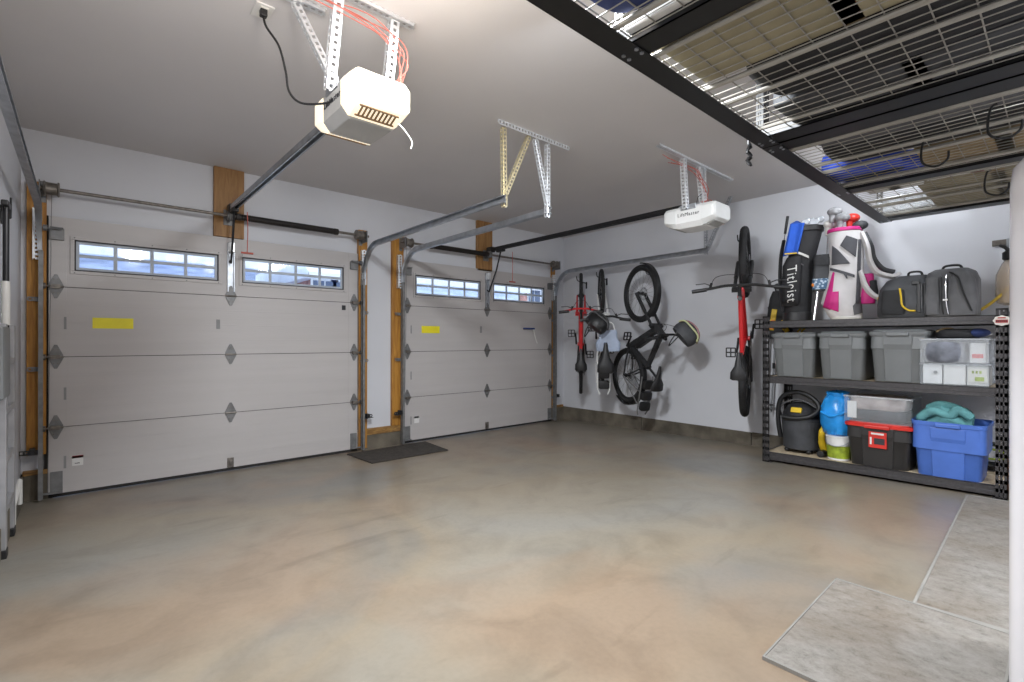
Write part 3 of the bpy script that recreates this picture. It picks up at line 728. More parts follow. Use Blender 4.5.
flat_box('carton', 'plain white carton on the wall-side rack by the refrigerator top', 'box', 3.94, 4.12, -.15, .09, .1, 'offwhite')
flat_box('storage_box', 'khaki box on the wall-side rack along its wall end', 'box', 4.18, 4.98, -.1, .66, .22, 'olive', 'cardboard')
t = thing('plastic_sheet', 'crumpled white plastic sheet on the wall end of the rack', 'plastic sheet', (4.78, .83, ZR))
bm = B(); g = [[bm.verts.new((-.26 + .04 * i, -.17 + .04 * j, .01 + rnd.uniform(0, .06))) for i in range(14)] for j in range(9)]
for j in range(8):
    for i in range(13): bm.faces.new((g[j][i], g[j][i + 1], g[j + 1][i + 1], g[j + 1][i]))
o = part('film', bm, 'clearw', t, smooth=True); q = o.modifiers.new('Solid', 'SOLIDIFY'); q.thickness = .003

# ------------------------------------------------------------------ steel shelving
SX0, SX1, SY0, SY1 = 4.875, 5.47, .272, 1.918
t = thing('storage_shelving', 'black steel garage shelving with three loaded shelves on the right wall', 'shelving', (SX0, 1.1, fz(1.1)))
def post(x, y, sx, sy):
    bm = B(); z0 = fz(y); z1 = 1.435; w = .062; th = .004
    # two perforated flanges of one angle post
    def flange(fn):
        k = 22; hz = (z1 - z0) / k
        for a, b in ((0, .0175), (.0245, .0385), (.0455, w)): fn(a, b, z0, z1)
        for i in range(k):
            zc = z0 + hz * (i + .5); fn(0.001, w - .001, zc + hz * .28, zc + hz * .5); fn(.001, w - .001, zc - hz * .5, zc - hz * .28)
    flange(lambda a, b, c, d: box(bm, min(x, x + sx * th), max(x, x + sx * th), min(y + sy * a, y + sy * b), max(y + sy * a, y + sy * b), c, d))
    flange(lambda a, b, c, d: box(bm, min(x + sx * a, x + sx * b), max(x + sx * a, x + sx * b), min(y, y + sy * th), max(y, y + sy * th), c, d))
    p = part('post', bm, 'shelfsteel', t, True)
    bm = B(); box(bm, min(x, x + sx * .08), max(x, x + sx * .08), min(y, y + sy * .08), max(y, y + sy * .08), z0, z0 + .006); part('foot_plate', bm, 'shelfsteel', p, True)
post(SX0, SY1, 1, -1); post(SX0, SY0, 1, 1); post(SX1, SY1, -1, -1); post(SX1, SY0, -1, 1)
for zt, hgt, slope in ((1.388, .062, 0.), (.868, .066, 0.), (.160, .07, .012)):
    for x, s in ((SX0 + .006, 1), (SX1 - .006, -1)):
        bm = B(); P = [(0, 0), (s * .006, -.004), (s * .006, -hgt * .55), (s * .002, -hgt * .62), (s * .002, -hgt), (s * .03, -hgt), (s * .03, -hgt + .004), (s * .012, -hgt + .004), (s * .012, -.016), (s * .03, -.016), (s * .03, 0)]
        rings_connect(bm, [[Vector((x + a, y, zt + b + slope * k)) for a, b in P] for y, k in ((SY1 - .02, -1), (SY0 + .02, 1))]); part('beam', bm, 'shelfsteel', t, True)
    for y in (SY0 + .012, SY1 - .012):
        bm = B(); k = 1 if y < 1 else -1; box(bm, SX0 + .03, SX1 - .03, y - .008, y + .008, zt - hgt + slope * k, zt + slope * k); part('end_beam', bm, 'shelfsteel', t, True)
    bm = B(); v = box(bm, SX0 + .014, SX1 - .014, SY0 + .022, SY1 - .022, zt - .016, zt - .002)
    for q in v: q.co.z += slope * (1.12 - q.co.y) / .8
    part('shelf_board', bm, 'mdf', t, True)
bm = B(); y = SY0 + .03; poly = [(.044 * math.cos(a) * (1 + .06 * math.cos(8 * a)), .036 * math.sin(a) * (1 + .06 * math.cos(8 * a))) for a in [2 * PI * i / 48 for i in range(48)]]
prism(bm, poly, lambda a, b, c: Vector((c, y - a, 1.346 + b)), SX0 - .016, SX0 - .006); bd = part('badge', bm, 'cream', t, True, bevel=.002)
bm = B(); obox(bm, (SX0 - .0175, y, 1.342), (.004, .062, .022)); obox(bm, (SX0 - .0175, y, 1.366), (.004, .04, .008)); part('badge_band', bm, 'brand_red', bd, True)
bm = B()
for k in range(6): obox(bm, (SX0 - .0195, y - .025 + .010 * k, 1.343), (.002, .006, .011))
part('badge_print', bm, 'ink', bd, True)
RZ = -PI / 2   # items on the shelves: local x points to the photo's right, local -y to the room
def tote_body(bm, w, d, h, inset=.86, mi=0):
    def ring(k, z, e=0.): return (z, 0, 0, w / 2 * k + e, d / 2 * k + e)
    superloft(bm, [ring(inset - .02, 0), ring(inset, .008), ring(inset + (1 - inset) * .62, h * .66), ring(inset + (1 - inset) * .66 + .035, h * .69), ring(.97, h * .94), (h * .945, 0, 0, w / 2, d / 2), (h, 0, 0, w / 2, d / 2)], 40, 9, mi=mi)
def tote(name, label, x, y, z, w, d, h, m, lid=None, lidname='lid', group=None, handles=True):
    t = thing(name, label, 'storage bin', (x, y, z), RZ, group)
    if lid:
        bm = B(); tote_body(bm, w * .96, d * .96, h * .93); part('body', bm, m, t, smooth=True)
    else:
        bm = B(); k = .86
        tote_body(bm, w, d, h); 
        top = [f for f in bm.faces if abs(f.calc_center_median().z - h) < 1e-5 and len(f.verts) > 4]
        r = bmesh.ops.inset_region(bm, faces=top, thickness=.016, depth=0); 
        for f in top:
            for v in f.verts: v.co.z -= h * .5
        part('body', bm, m, t, smooth=True)
    # raised centre panel on the front
    bm = B()
    yb = -d / 2 * .86; rings = []
    for z_, off, hw in ((.004, .005, .21), (h * .62, .098, .225), (h * .72, .145, .232), (h * .90, .148, .235)):
        f = -d / 2 * (.86 + off) * (.96 if lid else 1.) - .006
        rings.append([Vector((-w * hw, f, z_)), Vector((w * hw, f, z_)), Vector((w * hw, f + .03, z_)), Vector((-w * hw, f + .03, z_))])
    rings_connect(bm, rings); part('front_panel', bm, m, t, bevel=.004)
    if lid:
        bm = B(); superloft(bm, [(h * .90, 0, 0, w / 2, d / 2), (h * .955, 0, 0, w / 2 * 1.01, d / 2 * 1.01), (h * .97, 0, 0, w / 2 * .98, d / 2 * .98), (h * .975, 0, 0, w / 2 * .9, d / 2 * .9), (h, 0, 0, w / 2 * .88, d / 2 * .88)], 40, 9); part('lid', bm, lid, t, smooth=True)
        bm = B(); obox(bm, (0, -d / 2 - .008, h * .915), (w * .36, .024, h * .075)); part('latch', bm, lid, t, bevel=.006)
    else:
        bm = B(); obox(bm, (0, -d / 2 - .008, h * .945), (w * .34, .022, h * .07)); part('handle', bm, m, t, bevel=.006)
        bm = B(); superloft(bm, [(h * .93, 0, 0, w / 2 + .006, d / 2 + .006), (h * 1.0, 0, 0, w / 2 + .008, d / 2 + .008)], 40, 9); 
        bmesh.ops.delete(bm, geom=[f for f in bm.faces if len(f.verts) > 4], context='FACES_ONLY')
        o = part('rim', bm, m, t); q = o.modifiers.new('Solid', 'SOLIDIFY'); q.thickness = .008
    return t
ZM = .868
G = 'grey lidded bins on the middle shelf'
tote('storage_bin', 'grey lidded bin at the left end of the middle shelf', 5.135, 1.667, ZM, .385, .50, .41, 'greytote', 'greytote', group=G)
tote('storage_bin', 'grey lidded bin second from the left on the middle shelf', 5.135, 1.288, ZM, .372, .50, .415, 'greytote', 'greytote', group=G)
tote('storage_bin', 'grey lidded bin on the middle shelf beside the clear stacked boxes', 5.135, .895, ZM, .40, .50, .425, 'greytote', 'greytote', group=G)
# clear boxes
def clear_box(name, label, x, y, z, w, d, h, m, contents):
    t = thing(name, label, 'storage box', (x, y, z), RZ)
    bm = B()
    for a in (box,):
        box(bm, -w / 2, w / 2, -d / 2, -d / 2 + .004, 0, h); box(bm, -w / 2, w / 2, d / 2 - .004, d / 2, 0, h); box(bm, -w / 2, -w / 2 + .004, -d / 2 + .004, d / 2 - .004, 0, h); box(bm, w / 2 - .004, w / 2, -d / 2 + .004, d / 2 - .004, 0, h); box(bm, -w / 2 + .004, w / 2 - .004, -d / 2 + .004, d / 2 - .004, 0, .004)
    part('tub', bm, m, t)
    bm = B()
    for z_ in (h - .008,):
        for x0, x1, y0, y1 in ((-w / 2 - .008, w / 2 + .008, -d / 2 - .008, -d / 2 + .006), (-w / 2 - .008, w / 2 + .008, d / 2 - .006, d / 2 + .008), (-w / 2 - .008, -w / 2 + .006, -d / 2, d / 2), (w / 2 - .006, w / 2 + .008, -d / 2, d / 2)): box(bm, x0, x1, y0, y1, h - .014, h)
    part('rim', bm, 'clearw', t, bevel=.003)
    return t
t = clear_box('clear_box', 'lower clear box of the stack on the middle shelf', 5.11, .562, ZM, .385, .42, .165, 'clear', None)
def inbox(name, label, cat, x, y, z, sx, sy, sz, m, extra=None):
    t = thing(name, label, cat, (x, y, z), RZ); bm = B(); box(bm, -sx / 2, sx / 2, -sy / 2, sy / 2, 0, sz); part('case', bm, m, t, bevel=.006)
    if extra: extra(t)
    return t
def knob(t):
    bm = B(); cyl(bm, (.02, -.12, .09), (.02, -.13, .09), .012, 12); part('button', bm, 'greyink', t)
inbox('device_box', 'white device with a round button in the lower clear box', 'device', 5.04, .685, ZM + .005, .115, .23, .15, 'white', knob)
inbox('device_box', 'plain white carton in the middle of the lower clear box', 'box', 5.04, .558, ZM + .005, .125, .23, .152, 'paper')
def prn(t):
    bm = B(); box(bm, -.05, .05, -.122, -.118, .025, .125); pn = part('front_label', bm, 'cream', t)
    bm = B()
    for k in range(3): obox(bm, (-.025 + .02 * k, -.1235, .1), (.012, .002, .02)); 
    obox(bm, (.01, -.1235, .05), (.05, .002, .03)); part('label_print', bm, 'green', pn)
inbox('device_box', 'white printed carton at the right of the lower clear box', 'box', 5.04, .43, ZM + .005, .12, .23, .145, 'offwhite', prn)
t = clear_box('clear_box', 'upper clear box of the stack on the middle shelf', 5.11, .562, ZM + .168, .385, .42, .185, 'clearw', None)
t = inbox('carton', 'white carton with red print in the upper clear box', 'box', 5.02, .43, ZM + .173, .085, .2, .145, 'paper')
bm = B(); obox(bm, (0, -.102, .05), (.06, .003, .03)); part('red_print', bm, 'redlid', t)
t = thing('cloth', 'grey folded cloth in the upper clear box', 'cloth', (5.05, .62, ZM + .173), RZ); bm = B(); rbox(bm, (0, 0, 0), (.25, .34, .155), 4, 28, rz=.4); part('fold', bm, 'navygrey', t, smooth=True)
t = thing('jacket', 'black and blue jacket lying on top of the clear boxes', 'jacket', (5.12, .53, ZM + .356), RZ)
bm = B(); rbox(bm, (-.03, 0, 0), (.26, .34, .07), 3, 28, rz=.5); ellipsoid(bm, (-.08, -.08, .05), (.06, .06, .03)); part('fabric', bm, 'blackfab', t, smooth=True)
bm = B(); ellipsoid(bm, (.09, -.07, .04), (.07, .09, .035)); part('blue_lining', bm, 'navy', t, smooth=True)
bm = B(); tube(bm, smooth_path([(-.14, -.13, .05), (-.09, -.14, .075), (-.05, -.12, .07), (-.02, -.13, .05)], 5), .008, 6); part('cord', bm, 'cardboard', t)

# lower shelf
ZB = .160
t = thing('wet_vacuum', 'black bucket vacuum with its hose, at the left end of the bottom shelf', 'vacuum', (5.13, 1.665, ZB - .007), RZ)
bm = B(); lathe(bm, [(.125, .03), (.15, .04), (.165, .30), (.17, .305), (.17, .33), (.15, .335)], n=28); part('tank', bm, 'charfab', t, smooth=True)
bm = B(); lathe(bm, [(.155, .335), (.15, .37), (.11, .43), (.07, .46), (.02, .465)], n=28); part('motor_head', bm, 'blackfab', t, smooth=True)
bm = B(); obox(bm, (.0, -.13, .40), (.09, .03, .05), Matrix.Rotation(-.5, 3, 'X')); part('yellow_latch', bm, 'yellowp', t, bevel=.006)
bm = B(); tube(bm, smooth_path([(-.165, -.05, .12), (-.185, -.06, .32), (-.15, -.07, .50), (-.02, -.08, .565), (.11, -.09, .53), (.18, -.10, .44), (.12, -.15, .36), (.0, -.17, .33), (-.1, -.17, .335)], 6), .021, 10)
part('hose', bm, 'black', t, smooth=True)
bm = B(); tube(bm, smooth_path([(-.17, 0, .31), (-.16, -.06, .42), (0, -.10, .50), (.16, -.06, .42), (.17, 0, .31)], 6), .008, 8); part('carry_handle', bm, 'greyfab', t, smooth=True)
for a in (0, 1, 2, 3):
    bm = B(); q = PI / 4 + a * PI / 2; ellipsoid(bm, (.13 * math.cos(q), .13 * math.sin(q), .02), (.025, .025, .02)); part('caster', bm, 'black', t, smooth=True)
# blue bag
t = thing('plastic_bag', 'crumpled bright blue plastic bag standing on the white and lime bucket', 'bag', (5.04, 1.345, .372), RZ)
bm = B(); rr = random.Random(11); n, rings = 28, []
for z, r in ((0, .08), (.02, .105), (.08, .125), (.16, .135), (.24, .13), (.30, .105), (.345, .075), (.37, .085), (.385, .03)):
    rings.append([Vector(((r * (1 + rr.uniform(-.13, .13))) * math.cos(2 * PI * i / n) * 1.0, r * (1 + rr.uniform(-.13, .13)) * math.sin(2 * PI * i / n) * .9, z + (rr.uniform(-.012, .012) if z > 0 else 0))) for i in range(n)])
rings_connect(bm, rings); part('film', bm, 'bluebag', t, smooth=True)
bm = B(); tube(bm, smooth_path([(-.1, -.1, .2), (-.02, -.125, .17), (.06, -.12, .2), (.11, -.08, .23)], 5), .012, 6); part('knotted_handle', bm, 'bluebag', t, smooth=True)
t = thing('paint_bucket', 'white and lime printed bucket under the blue bag', 'bucket', (5.02, 1.33, ZB - .005), RZ)
bm = B(); lathe(bm, [(.075, 0), (.082, .004), (.095, .20), (.10, .202), (.10, .212), (.06, .213)], n=28); part('pail', bm, 'paper', t, smooth=True)
bm = B(); lathe(bm, [(.0836, .02), (.0925, .13)], n=28, cap=False); part('lime_print', bm, 'green', t, smooth=True)
bm = B(); tube(bm, smooth_path([(-.1, 0, .19), (-.07, -.09, .15), (0, -.108, .13), (.07, -.09, .15), (.1, 0, .19)], 5), .003, 6); part('bail', bm, 'galv', t)
# power tool behind the bucket
t = thing('hand_tool', 'yellow and black hand tool on the bottom shelf left of the lime bucket', 'tool', (5.05, 1.46, ZB - .006), RZ)
bm = B(); cyl(bm, (-.0, .06, .03), (-.0, -.08, .03), .03, 14); part('wheel', bm, 'black', t, bevel=.004)
bm = B(); tube(bm, smooth_path([(0, .04, .05), (-.01, .0, .13), (.0, -.03, .22), (.01, .0, .28)], 5), [.03] * 6 + [.026] * 6 + [.02] * 4, 10); part('grip', bm, 'yellowp', t, smooth=True)
# black tote with red lid
t = tote('storage_bin', 'black bin with a red lid under the clear box of clothes', 5.10, 1.025, ZB - .004, .475, .44, .37, 'blacktote', 'redlid')
bm = B(); box(bm, -.055, .065, -.225, -.200, .17, .30); lb = part('label', bm, 'redlid', t)
bm = B(); obox(bm, (.005, -.226, .285), (.085, .003, .014)); part('label_lettering', bm, 'paper', lb)
bm = B(); obox(bm, (.018, -.226, .225), (.07, .003, .05)); part('label_picture', bm, 'ink', lb)
bm = B(); obox(bm, (-.04, -.226, .225), (.012, .003, .06)); part('label_side_print', bm, 'paper', lb)
t = clear_box('clear_box', 'clear box of folded clothes on top of the red lid', 5.09, 1.03, ZB + .367, .45, .40, .215, 'clear', None)
t = thing('folded_clothes', 'grey and beige folded clothes inside the clear box over the red lid', 'clothes', (5.09, 1.03, ZB + .373), RZ)
bm = B(); rbox(bm, (-.01, 0, 0), (.40, .36, .10), 5, 28, rz=.3); part('dark_layer', bm, 'charfab', t, smooth=True)
bm = B(); rbox(bm, (-.01, .0, .09), (.40, .36, .11), 5, 28, rz=.4); part('beige_layer', bm, 'cloth', t, smooth=True)
bm = B(); box(bm, -.205, -.14, -.19, -.186, .02, .16); part('paper_slip', bm, 'paper', t)
# blue tote + towel
tote('storage_bin', 'blue open bin holding a teal towel, at the right of the bottom shelf', 5.10, .590, ZB + .0, .43, .44, .425, 'blueplas')
t = thing('towel', 'crumpled teal towel heaped in the blue bin', 'towel', (5.07, .62, ZB + .22), RZ)
bm = B(); rr = random.Random(5); n, rings = 32, []
for z, r in ((0, .15), (.16, .165), (.22, .17), (.26, .15), (.29, .12), (.31, .07), (.315, .01)):
    rings.append([Vector((r * (1 + .10 * math.sin(3 * a + z * 20) + rr.uniform(-.08, .08)) * math.cos(a), r * (1 + .1 * math.sin(4 * a + z * 30)) * math.sin(a) * .9, z + (.02 * math.sin(3 * a + 1) + rr.uniform(-.01, .01) if z > .1 else 0))) for a in [2 * PI * i / n for i in range(n)]])
rings_connect(bm, rings); tube(bm, smooth_path([(-.14, -.12, .22), (-.05, -.15, .285), (.03, -.13, .25), (.08, -.12, .30), (.15, -.10, .25)], 6), .032, 10); tube(bm, smooth_path([(-.10, -.03, .29), (-.02, -.06, .33), (.08, -.03, .30)], 6), .03, 10)
part('terry_folds', bm, 'teal', t, smooth=True)
t = thing('cable_bundle', 'black bundle with a green band behind the blue bin', 'cable bundle', (5.38, .39, ZB + .01), RZ)
bm = B()
for k in range(5): torus(bm, (.0, -.02 + .01 * k, .14), .09 - .004 * k, .012, 24, 8)
part('coil', bm, 'black', t, smooth=True)
bm = B(); torus(bm, (0, 0, .14), .095, .017, 24, 8); o = part('band', bm, 'green', t, smooth=True); o.scale = (1, 1.6, .4); o.location = (0, 0, .085)
t = thing('can', 'orange canister on the floor at the right end of the shelving', 'can', (5.2, .20, fz(.20)), RZ)
bm = B(); lathe(bm, [(.06, 0), (.062, .004), (.062, .20), (.055, .215), (.03, .22), (.03, .25), (.005, .252)], n=24); part('shell', bm, 'orange', t, smooth=True)
bm = B(); lathe(bm, [(.032, .25), (.034, .252), (.034, .28), (.01, .282)], n=18); part('cap', bm, 'black', t)

# ------------------------------------------------------------------ golf bags on the top shelf
ZT = 1.388
AZ = -math.radians(72.7); BX = -.028; BY = .092
class Surf:
    def __init__(s, secs): s.s = secs        # (z, cx, cy, rx, ry)
    def at(s, z):
        q = s.s
        if z <= q[0][0]: return q[0][1:]
        for a, b in zip(q, q[1:]):
            if a[0] <= z <= b[0]:
                k = (z - a[0]) / (b[0] - a[0]); return tuple(u + (v - u) * k for u, v in zip(a[1:], b[1:]))
        return q[-1][1:]
    def front(s, x, z, e=.004):
        cx, cy, rx, ry = s.at(z); k = max(0., 1 - ((x - cx) / (rx * 1.001)) ** 2)
        return Vector((x, cy - ry * math.sqrt(k) - e, z))
def patch(bm, surf, q, e=.004, n=16):
    q = [Vector((a, b, 0)) for a, b in q]; g = []
    for j in range(n + 1):
        row = []
        for i in range(n + 1):
            u, v = i / n, j / n; p = (q[0] * (1 - u) + q[1] * u) * (1 - v) + (q[3] * (1 - u) + q[2] * u) * v
            row.append(bm.verts.new(surf.front(p.x, p.y, e)))
        g.append(row)
    for j in range(n):
        for i in range(n): bm.faces.new((g[j][i], g[j][i + 1], g[j + 1][i + 1], g[j + 1][i]))
def patch_part(name, surf, q, m, parent, e=.004, th=.006):
    bm = B(); patch(bm, surf, q, e + .006); o = part(name, bm, m, parent, smooth=True); s = o.modifiers.new('Solid', 'SOLIDIFY'); s.thickness = th; s.offset = 0; return o
def club(label, loc, top, kind, m, parent=None):
    pass
# black bag
t = thing('golf_bag', 'black golf bag with white lettering, left end of the top shelf', 'golf bag', (5.16 + BX, 1.575 + BY, ZT), AZ)
S1 = Surf([(0, -.035, 0, .105, .105), (.03, -.035, 0, .11, .11), (.22, -.03, 0, .115, .115), (.45, -.02, 0, .12, .115), (.65, .01, 0, .115, .115), (.80, .045, 0, .115, .115), (.86, .055, 0, .115, .115)])
bm = B(); superloft(bm, [(z, *r) for z, *r in S1.s], 32, 2.3); part('body', bm, 'blackfab', t, smooth=True)
bm = B(); superloft(bm, [(0, -.035, 0, .12, .12), (.085, -.035, 0, .12, .12)], 32, 2.4); part('base_boot', bm, 'black', t, smooth=True, bevel=.006)
bm = B(); superloft(bm, [(.835, .055, 0, .125, .125), (.885, .06, 0, .125, .125)], 32, 2.4); part('top_cuff', bm, 'black', t, smooth=True, bevel=.006)
SP = Surf([(.14, -.085, -.06, .06, .08), (.18, -.085, -.06, .085, .095), (.52, -.07, -.06, .085, .095), (.60, -.05, -.05, .07, .08)])
bm = B(); superloft(bm, [(z, *r) for z, *r in SP.s], 24, 3); part('apparel_pocket', bm, 'blackfab', t, smooth=True)
tb = text_bm('Titleist', .12, .001)
for v in tb.verts:
    x, y = v.co.x, v.co.y      # reading downwards
    x = x * .86 - y * .15; p = SP.front(-.078 + y * .95, .345 - x, .012); v.co = Vector((p.x, p.y - v.co.z, p.z))
part('lettering', tb, 'paper', t)
patch_part('zip', S1, [(-.10, .60), (.02, .52), (.02, .508), (-.10, .588)], 'greyfab', t, .008)
patch_part('reflective_strip', S1, [(-.05, .66), (.06, .60), (.06, .578), (-.05, .638)], 'offwhite', t, .008)
patch_part('reflective_strip', S1, [(-.11, .60), (-.06, .60), (-.06, .58), (-.11, .58)], 'offwhite', t, .008)
bm = B(); rbox(bm, (.165, -.10, .27), (.155, .10, .33), 4, 28, taper=.82, rz=.2); pk = part('ball_pocket', bm, 'charfab', t, smooth=True)
bm = B(); superloft(bm, [(.285, .165, -.102, .078, .052), (.38, .165, -.102, .079, .053)], 28, 4); part('ball_mesh', bm, 'balls', pk, smooth=True)
bm = B(); ellipsoid(bm, (.095, -.135, .325), (.015, .015, .018)); part('orange_tag', bm, 'orange', pk, smooth=True)
bm = B(); superloft(bm, [(.50, .165, -.105, .07, .05), (.57, .16, -.105, .068, .048), (.60, .155, -.1, .05, .04)], 24, 4); part('pocket_flap', bm, 'blackfab', pk, smooth=True)
bm = B(); cyl(bm, (.13, -.12, .27), (.10, -.15, .004), .012, 12); part('stand_leg', bm, 'chrome', t, smooth=True)
bm = B(); tube(bm, smooth_path([(-.145, -.02, .78), (-.17, -.05, .6), (-.175, -.06, .35), (-.15, -.04, .1)], 6), .016, 8); part('shoulder_strap', bm, 'black', t, smooth=True)
# blue towel over the bag mouth
t2 = thing('golf_towel', 'bright blue towel draped over the rim of the black golf bag', 'towel', (5.16 + BX, 1.575 + BY, ZT + .60), AZ)
bm = B(); rows = []
for j in range(9):
    v_ = j / 8; row = []
    for i in range(7):
        u = i / 6; x = -.15 + .115 * u + .06 * v_; z = .03 + .28 * v_ - .02 * (1 - u) * (1 - v_); row.append(bm.verts.new((x + .0, -.135 - .012 * math.sin(u * 7 + v_) + .02 * v_, z)))
    rows.append(row)
row = []
for i in range(7):
    u = i / 6; row.append(bm.verts.new((-.07 + .095 * u, -.03, .34 + .015 * math.sin(u * 5))))
rows.append(row)
for a, b in zip(rows, rows[1:]):
    for i in range(6): bm.faces.new((a[i], a[i + 1], b[i + 1], b[i]))
o = part('cloth', bm, 'bluetowel', t2, smooth=True); s = o.modifiers.new('Solid', 'SOLIDIFY'); s.thickness = .012
bm = B(); obox(bm, (-.085, -.14, .03), (.10, .014, .012)); part('yellow_hem', bm, 'yellowp', t2)
# clubs
def golf_club(label, x, y, z0, z1, lean, head, parent_loc, m='headcover'):
    t = thing('golf_club', label, 'golf club', parent_loc, AZ)
    bm = B(); p0 = Vector((x - lean, y, z0)); p1 = Vector((x, y, z1)); cyl(bm, p0, p1, .005, 8); part('shaft', bm, 'chrome', t)
    if head == 'grip':
        bm = B(); cyl(bm, p0 + (p1 - p0) * .55, p1, .012, 10, .014); part('grip', bm, 'black', t, smooth=True)
    elif head == 'iron':
        bm = B(); prism(bm, [(-.02, -.02), (.055, -.025), (.075, .0), (.06, .035), (.0, .02)], lambda a, b, c: Vector((p1.x + a, y + c, p1.z + b)), -.009, .009); part('iron_head', bm, 'galv', t, bevel=.004)
    else:
        bm = B(); ellipsoid(bm, (p1.x + .02, y, p1.z + .01), (.06, .05, .042)); part('head_cover', bm, m, t, smooth=True)
        bm = B(); cyl(bm, (p1.x, y, p1.z - .09), (p1.x + .005, y, p1.z), .022, 12, .032); part('cover_sock', bm, m, t, smooth=True)
    return t
L1_ = (5.16 + BX, 1.575 + BY, ZT + .03)
golf_club('club handle sticking up at the far left over the blue towel', -.115, .03, .62, .99, .05, 'grip', L1_)
for i, (x, z, y) in enumerate(((.0, .90, -.03), (.035, .915, .03), (.075, .89, -.05), (.11, .92, .02))):
    golf_club('steel iron in the mouth of the black golf bag, %s' % ['nearest the blue towel', 'second from the blue towel', 'third from the blue towel', 'nearest the white golf bag'][i], x, y, .3, z, .03, 'iron', L1_)
# white and pink bag
t = thing('golf_bag', 'white and magenta golf bag on the top shelf right of the black one', 'golf bag', (5.17 + BX, 1.222 + BY, ZT), AZ)
S2 = Surf([(0, .01, 0, .105, .10), (.04, .0, 0, .13, .115), (.16, -.03, 0, .155, .125), (.30, -.005, 0, .15, .12), (.43, .005, 0, .135, .115), (.61, .005, 0, .13, .115), (.75, .0, 0, .13, .115), (.80, -.005, 0, .125, .115)])
bm = B(); superloft(bm, [(z, *r) for z, *r in S2.s], 36, 2.3); part('body', bm, 'bagwhite', t, smooth=True)
bm = B(); superloft(bm, [(0, .01, 0, .115, .11), (.03, .01, 0, .125, .115)], 32, 2.4); part('base_boot', bm, 'offwhite', t, smooth=True, bevel=.005)
bm = B(); superloft(bm, [(.785, -.005, 0, .133, .122), (.818, -.005, 0, .133, .122)], 36, 2.4); part('top_cuff', bm, 'pink', t, smooth=True, bevel=.006)
patch_part('mesh_panel', S2, [(-.045, .655), (.07, .53), (.08, .69), (.0, .735), (-.03, .725)][:1] + [(.068, .545), (.082, .70), (.0, .738)], 'baggrey', t, .003)
patch_part('mesh_panel', S2, [(-.105, .49), (.03, .49), (-.06, .62), (-.10, .665)], 'baggrey', t, .003)
patch_part('magenta_panel', S2, [(-.12, .10), (-.055, .07), (-.055, .25), (-.10, .25)], 'pink', t, .003)
patch_part('magenta_panel', S2, [(-.17, .12), (-.115, .09), (-.085, .42), (-.095, .43)], 'pink', t, .004)
patch_part('seam_strap', S2, [(-.115, .47), (.06, .39), (.06, .365), (-.115, .445)], 'baggrey', t, .006)
patch_part('side_strip', S2, [(.07, .14), (.10, .14), (.11, .70), (.09, .70)], 'baggrey', t, .006)
patch_part('zip', S2, [(-.02, .40), (.0, .36), (.01, .36), (.0, .41)], 'baggrey', t, .009)
patch_part('lower_panel', S2, [(.06, .04), (.12, .06), (.11, .20), (.05, .12)], 'greyfab', t, .004)
def band(name, pts, w, m, parent, th=.014):
    P = smooth_path(pts, 7); bm = B(); rings = []
    for i, p in enumerate(P):
        tt = (P[min(i + 1, len(P) - 1)] - P[max(i - 1, 0)]).normalized(); sd = Vector((.25, -.9, .2)); sd = (sd - tt * sd.dot(tt)).normalized(); nn = tt.cross(sd)
        rings.append([p + sd * a + nn * b for a, b in ((-w, -th), (w, -th), (w, th), (-w, th))])
    rings_connect(bm, rings); return part(name, bm, m, parent, smooth=True, bevel=.004)
band('shoulder_strap', [(.11, -.07, .76), (.15, -.10, .63), (.17, -.11, .50), (.22, -.12, .40), (.32, -.10, .36), (.37, -.06, .38)], .028, 'bagwhite', t)
band('strap_lining', [(.135, -.05, .76), (.18, -.08, .63), (.20, -.09, .52), (.26, -.09, .43), (.34, -.07, .40)], .022, 'charfab', t)
band('shoulder_strap', [(.10, -.10, .42), (.14, -.12, .28), (.20, -.12, .20), (.30, -.10, .16), (.36, -.05, .20)], .026, 'bagwhite', t)
bm = B(); rbox(bm, (.16, -.02, .14), (.12, .14, .26), 3, 24, taper=.8, rz=.3); part('side_pocket', bm, 'pink', t, smooth=True)
bm = B(); rbox(bm, (.19, -.04, .20), (.09, .10, .14), 3, 24, taper=.8, rz=.3); part('side_pouch', bm, 'blackfab', t, smooth=True)
L2_ = (5.17 + BX, 1.222 + BY, ZT - .03)
HC = [(-.10, 1.0, -.02, 'headcover', 'round grey head cover tallest above the white golf bag'), (-.045, .93, -.07, 'headcover', 'grey head cover in front on the white golf bag'), (.03, .93, .0, 'redlid', 'red head cover in the white golf bag'), (.085, .85, -.04, 'charfab', 'dark small head cover at the right rim of the white golf bag'), (-.13, .90, .03, 'offwhite', 'pale head cover at the left rim of the white golf bag')]
for x, z, y, m, lb in HC: golf_club(lb, x, y, .3, z, .02, 'wood', L2_, m)

# soft bags on the top shelf
t = thing('camera_bag', 'black bag with a yellow zip, beside the white golf bag', 'bag', (5.13, .885, ZT), RZ)
bm = B(); superloft(bm, [(0, 0, 0, .165, .14), (.02, 0, 0, .175, .15), (.12, 0, 0, .178, .15), (.24, .01, 0, .17, .145), (.31, .03, 0, .145, .125), (.345, .05, 0, .10, .09)], 36, 4.5); part('body', bm, 'charfab', t, smooth=True)
bm = B(); rbox(bm, (-.055, -.135, .03), (.17, .06, .20), 4, 24, taper=.92, rz=.25); fp = part('front_pocket', bm, 'blackfab', t, smooth=True)
bm = B(); tube(bm, smooth_path([(-.01, -.155, .24), (.0, -.168, .18), (.01, -.17, .10), (.05, -.165, .06), (.09, -.158, .055)], 6), .007, 6); part('yellow_zip', bm, 'yellowp', t, smooth=True)
bm = B(); obox(bm, (-.168, -.06, .12), (.012, .03, .13)); part('side_badge', bm, 'yellowp', t, bevel=.004)
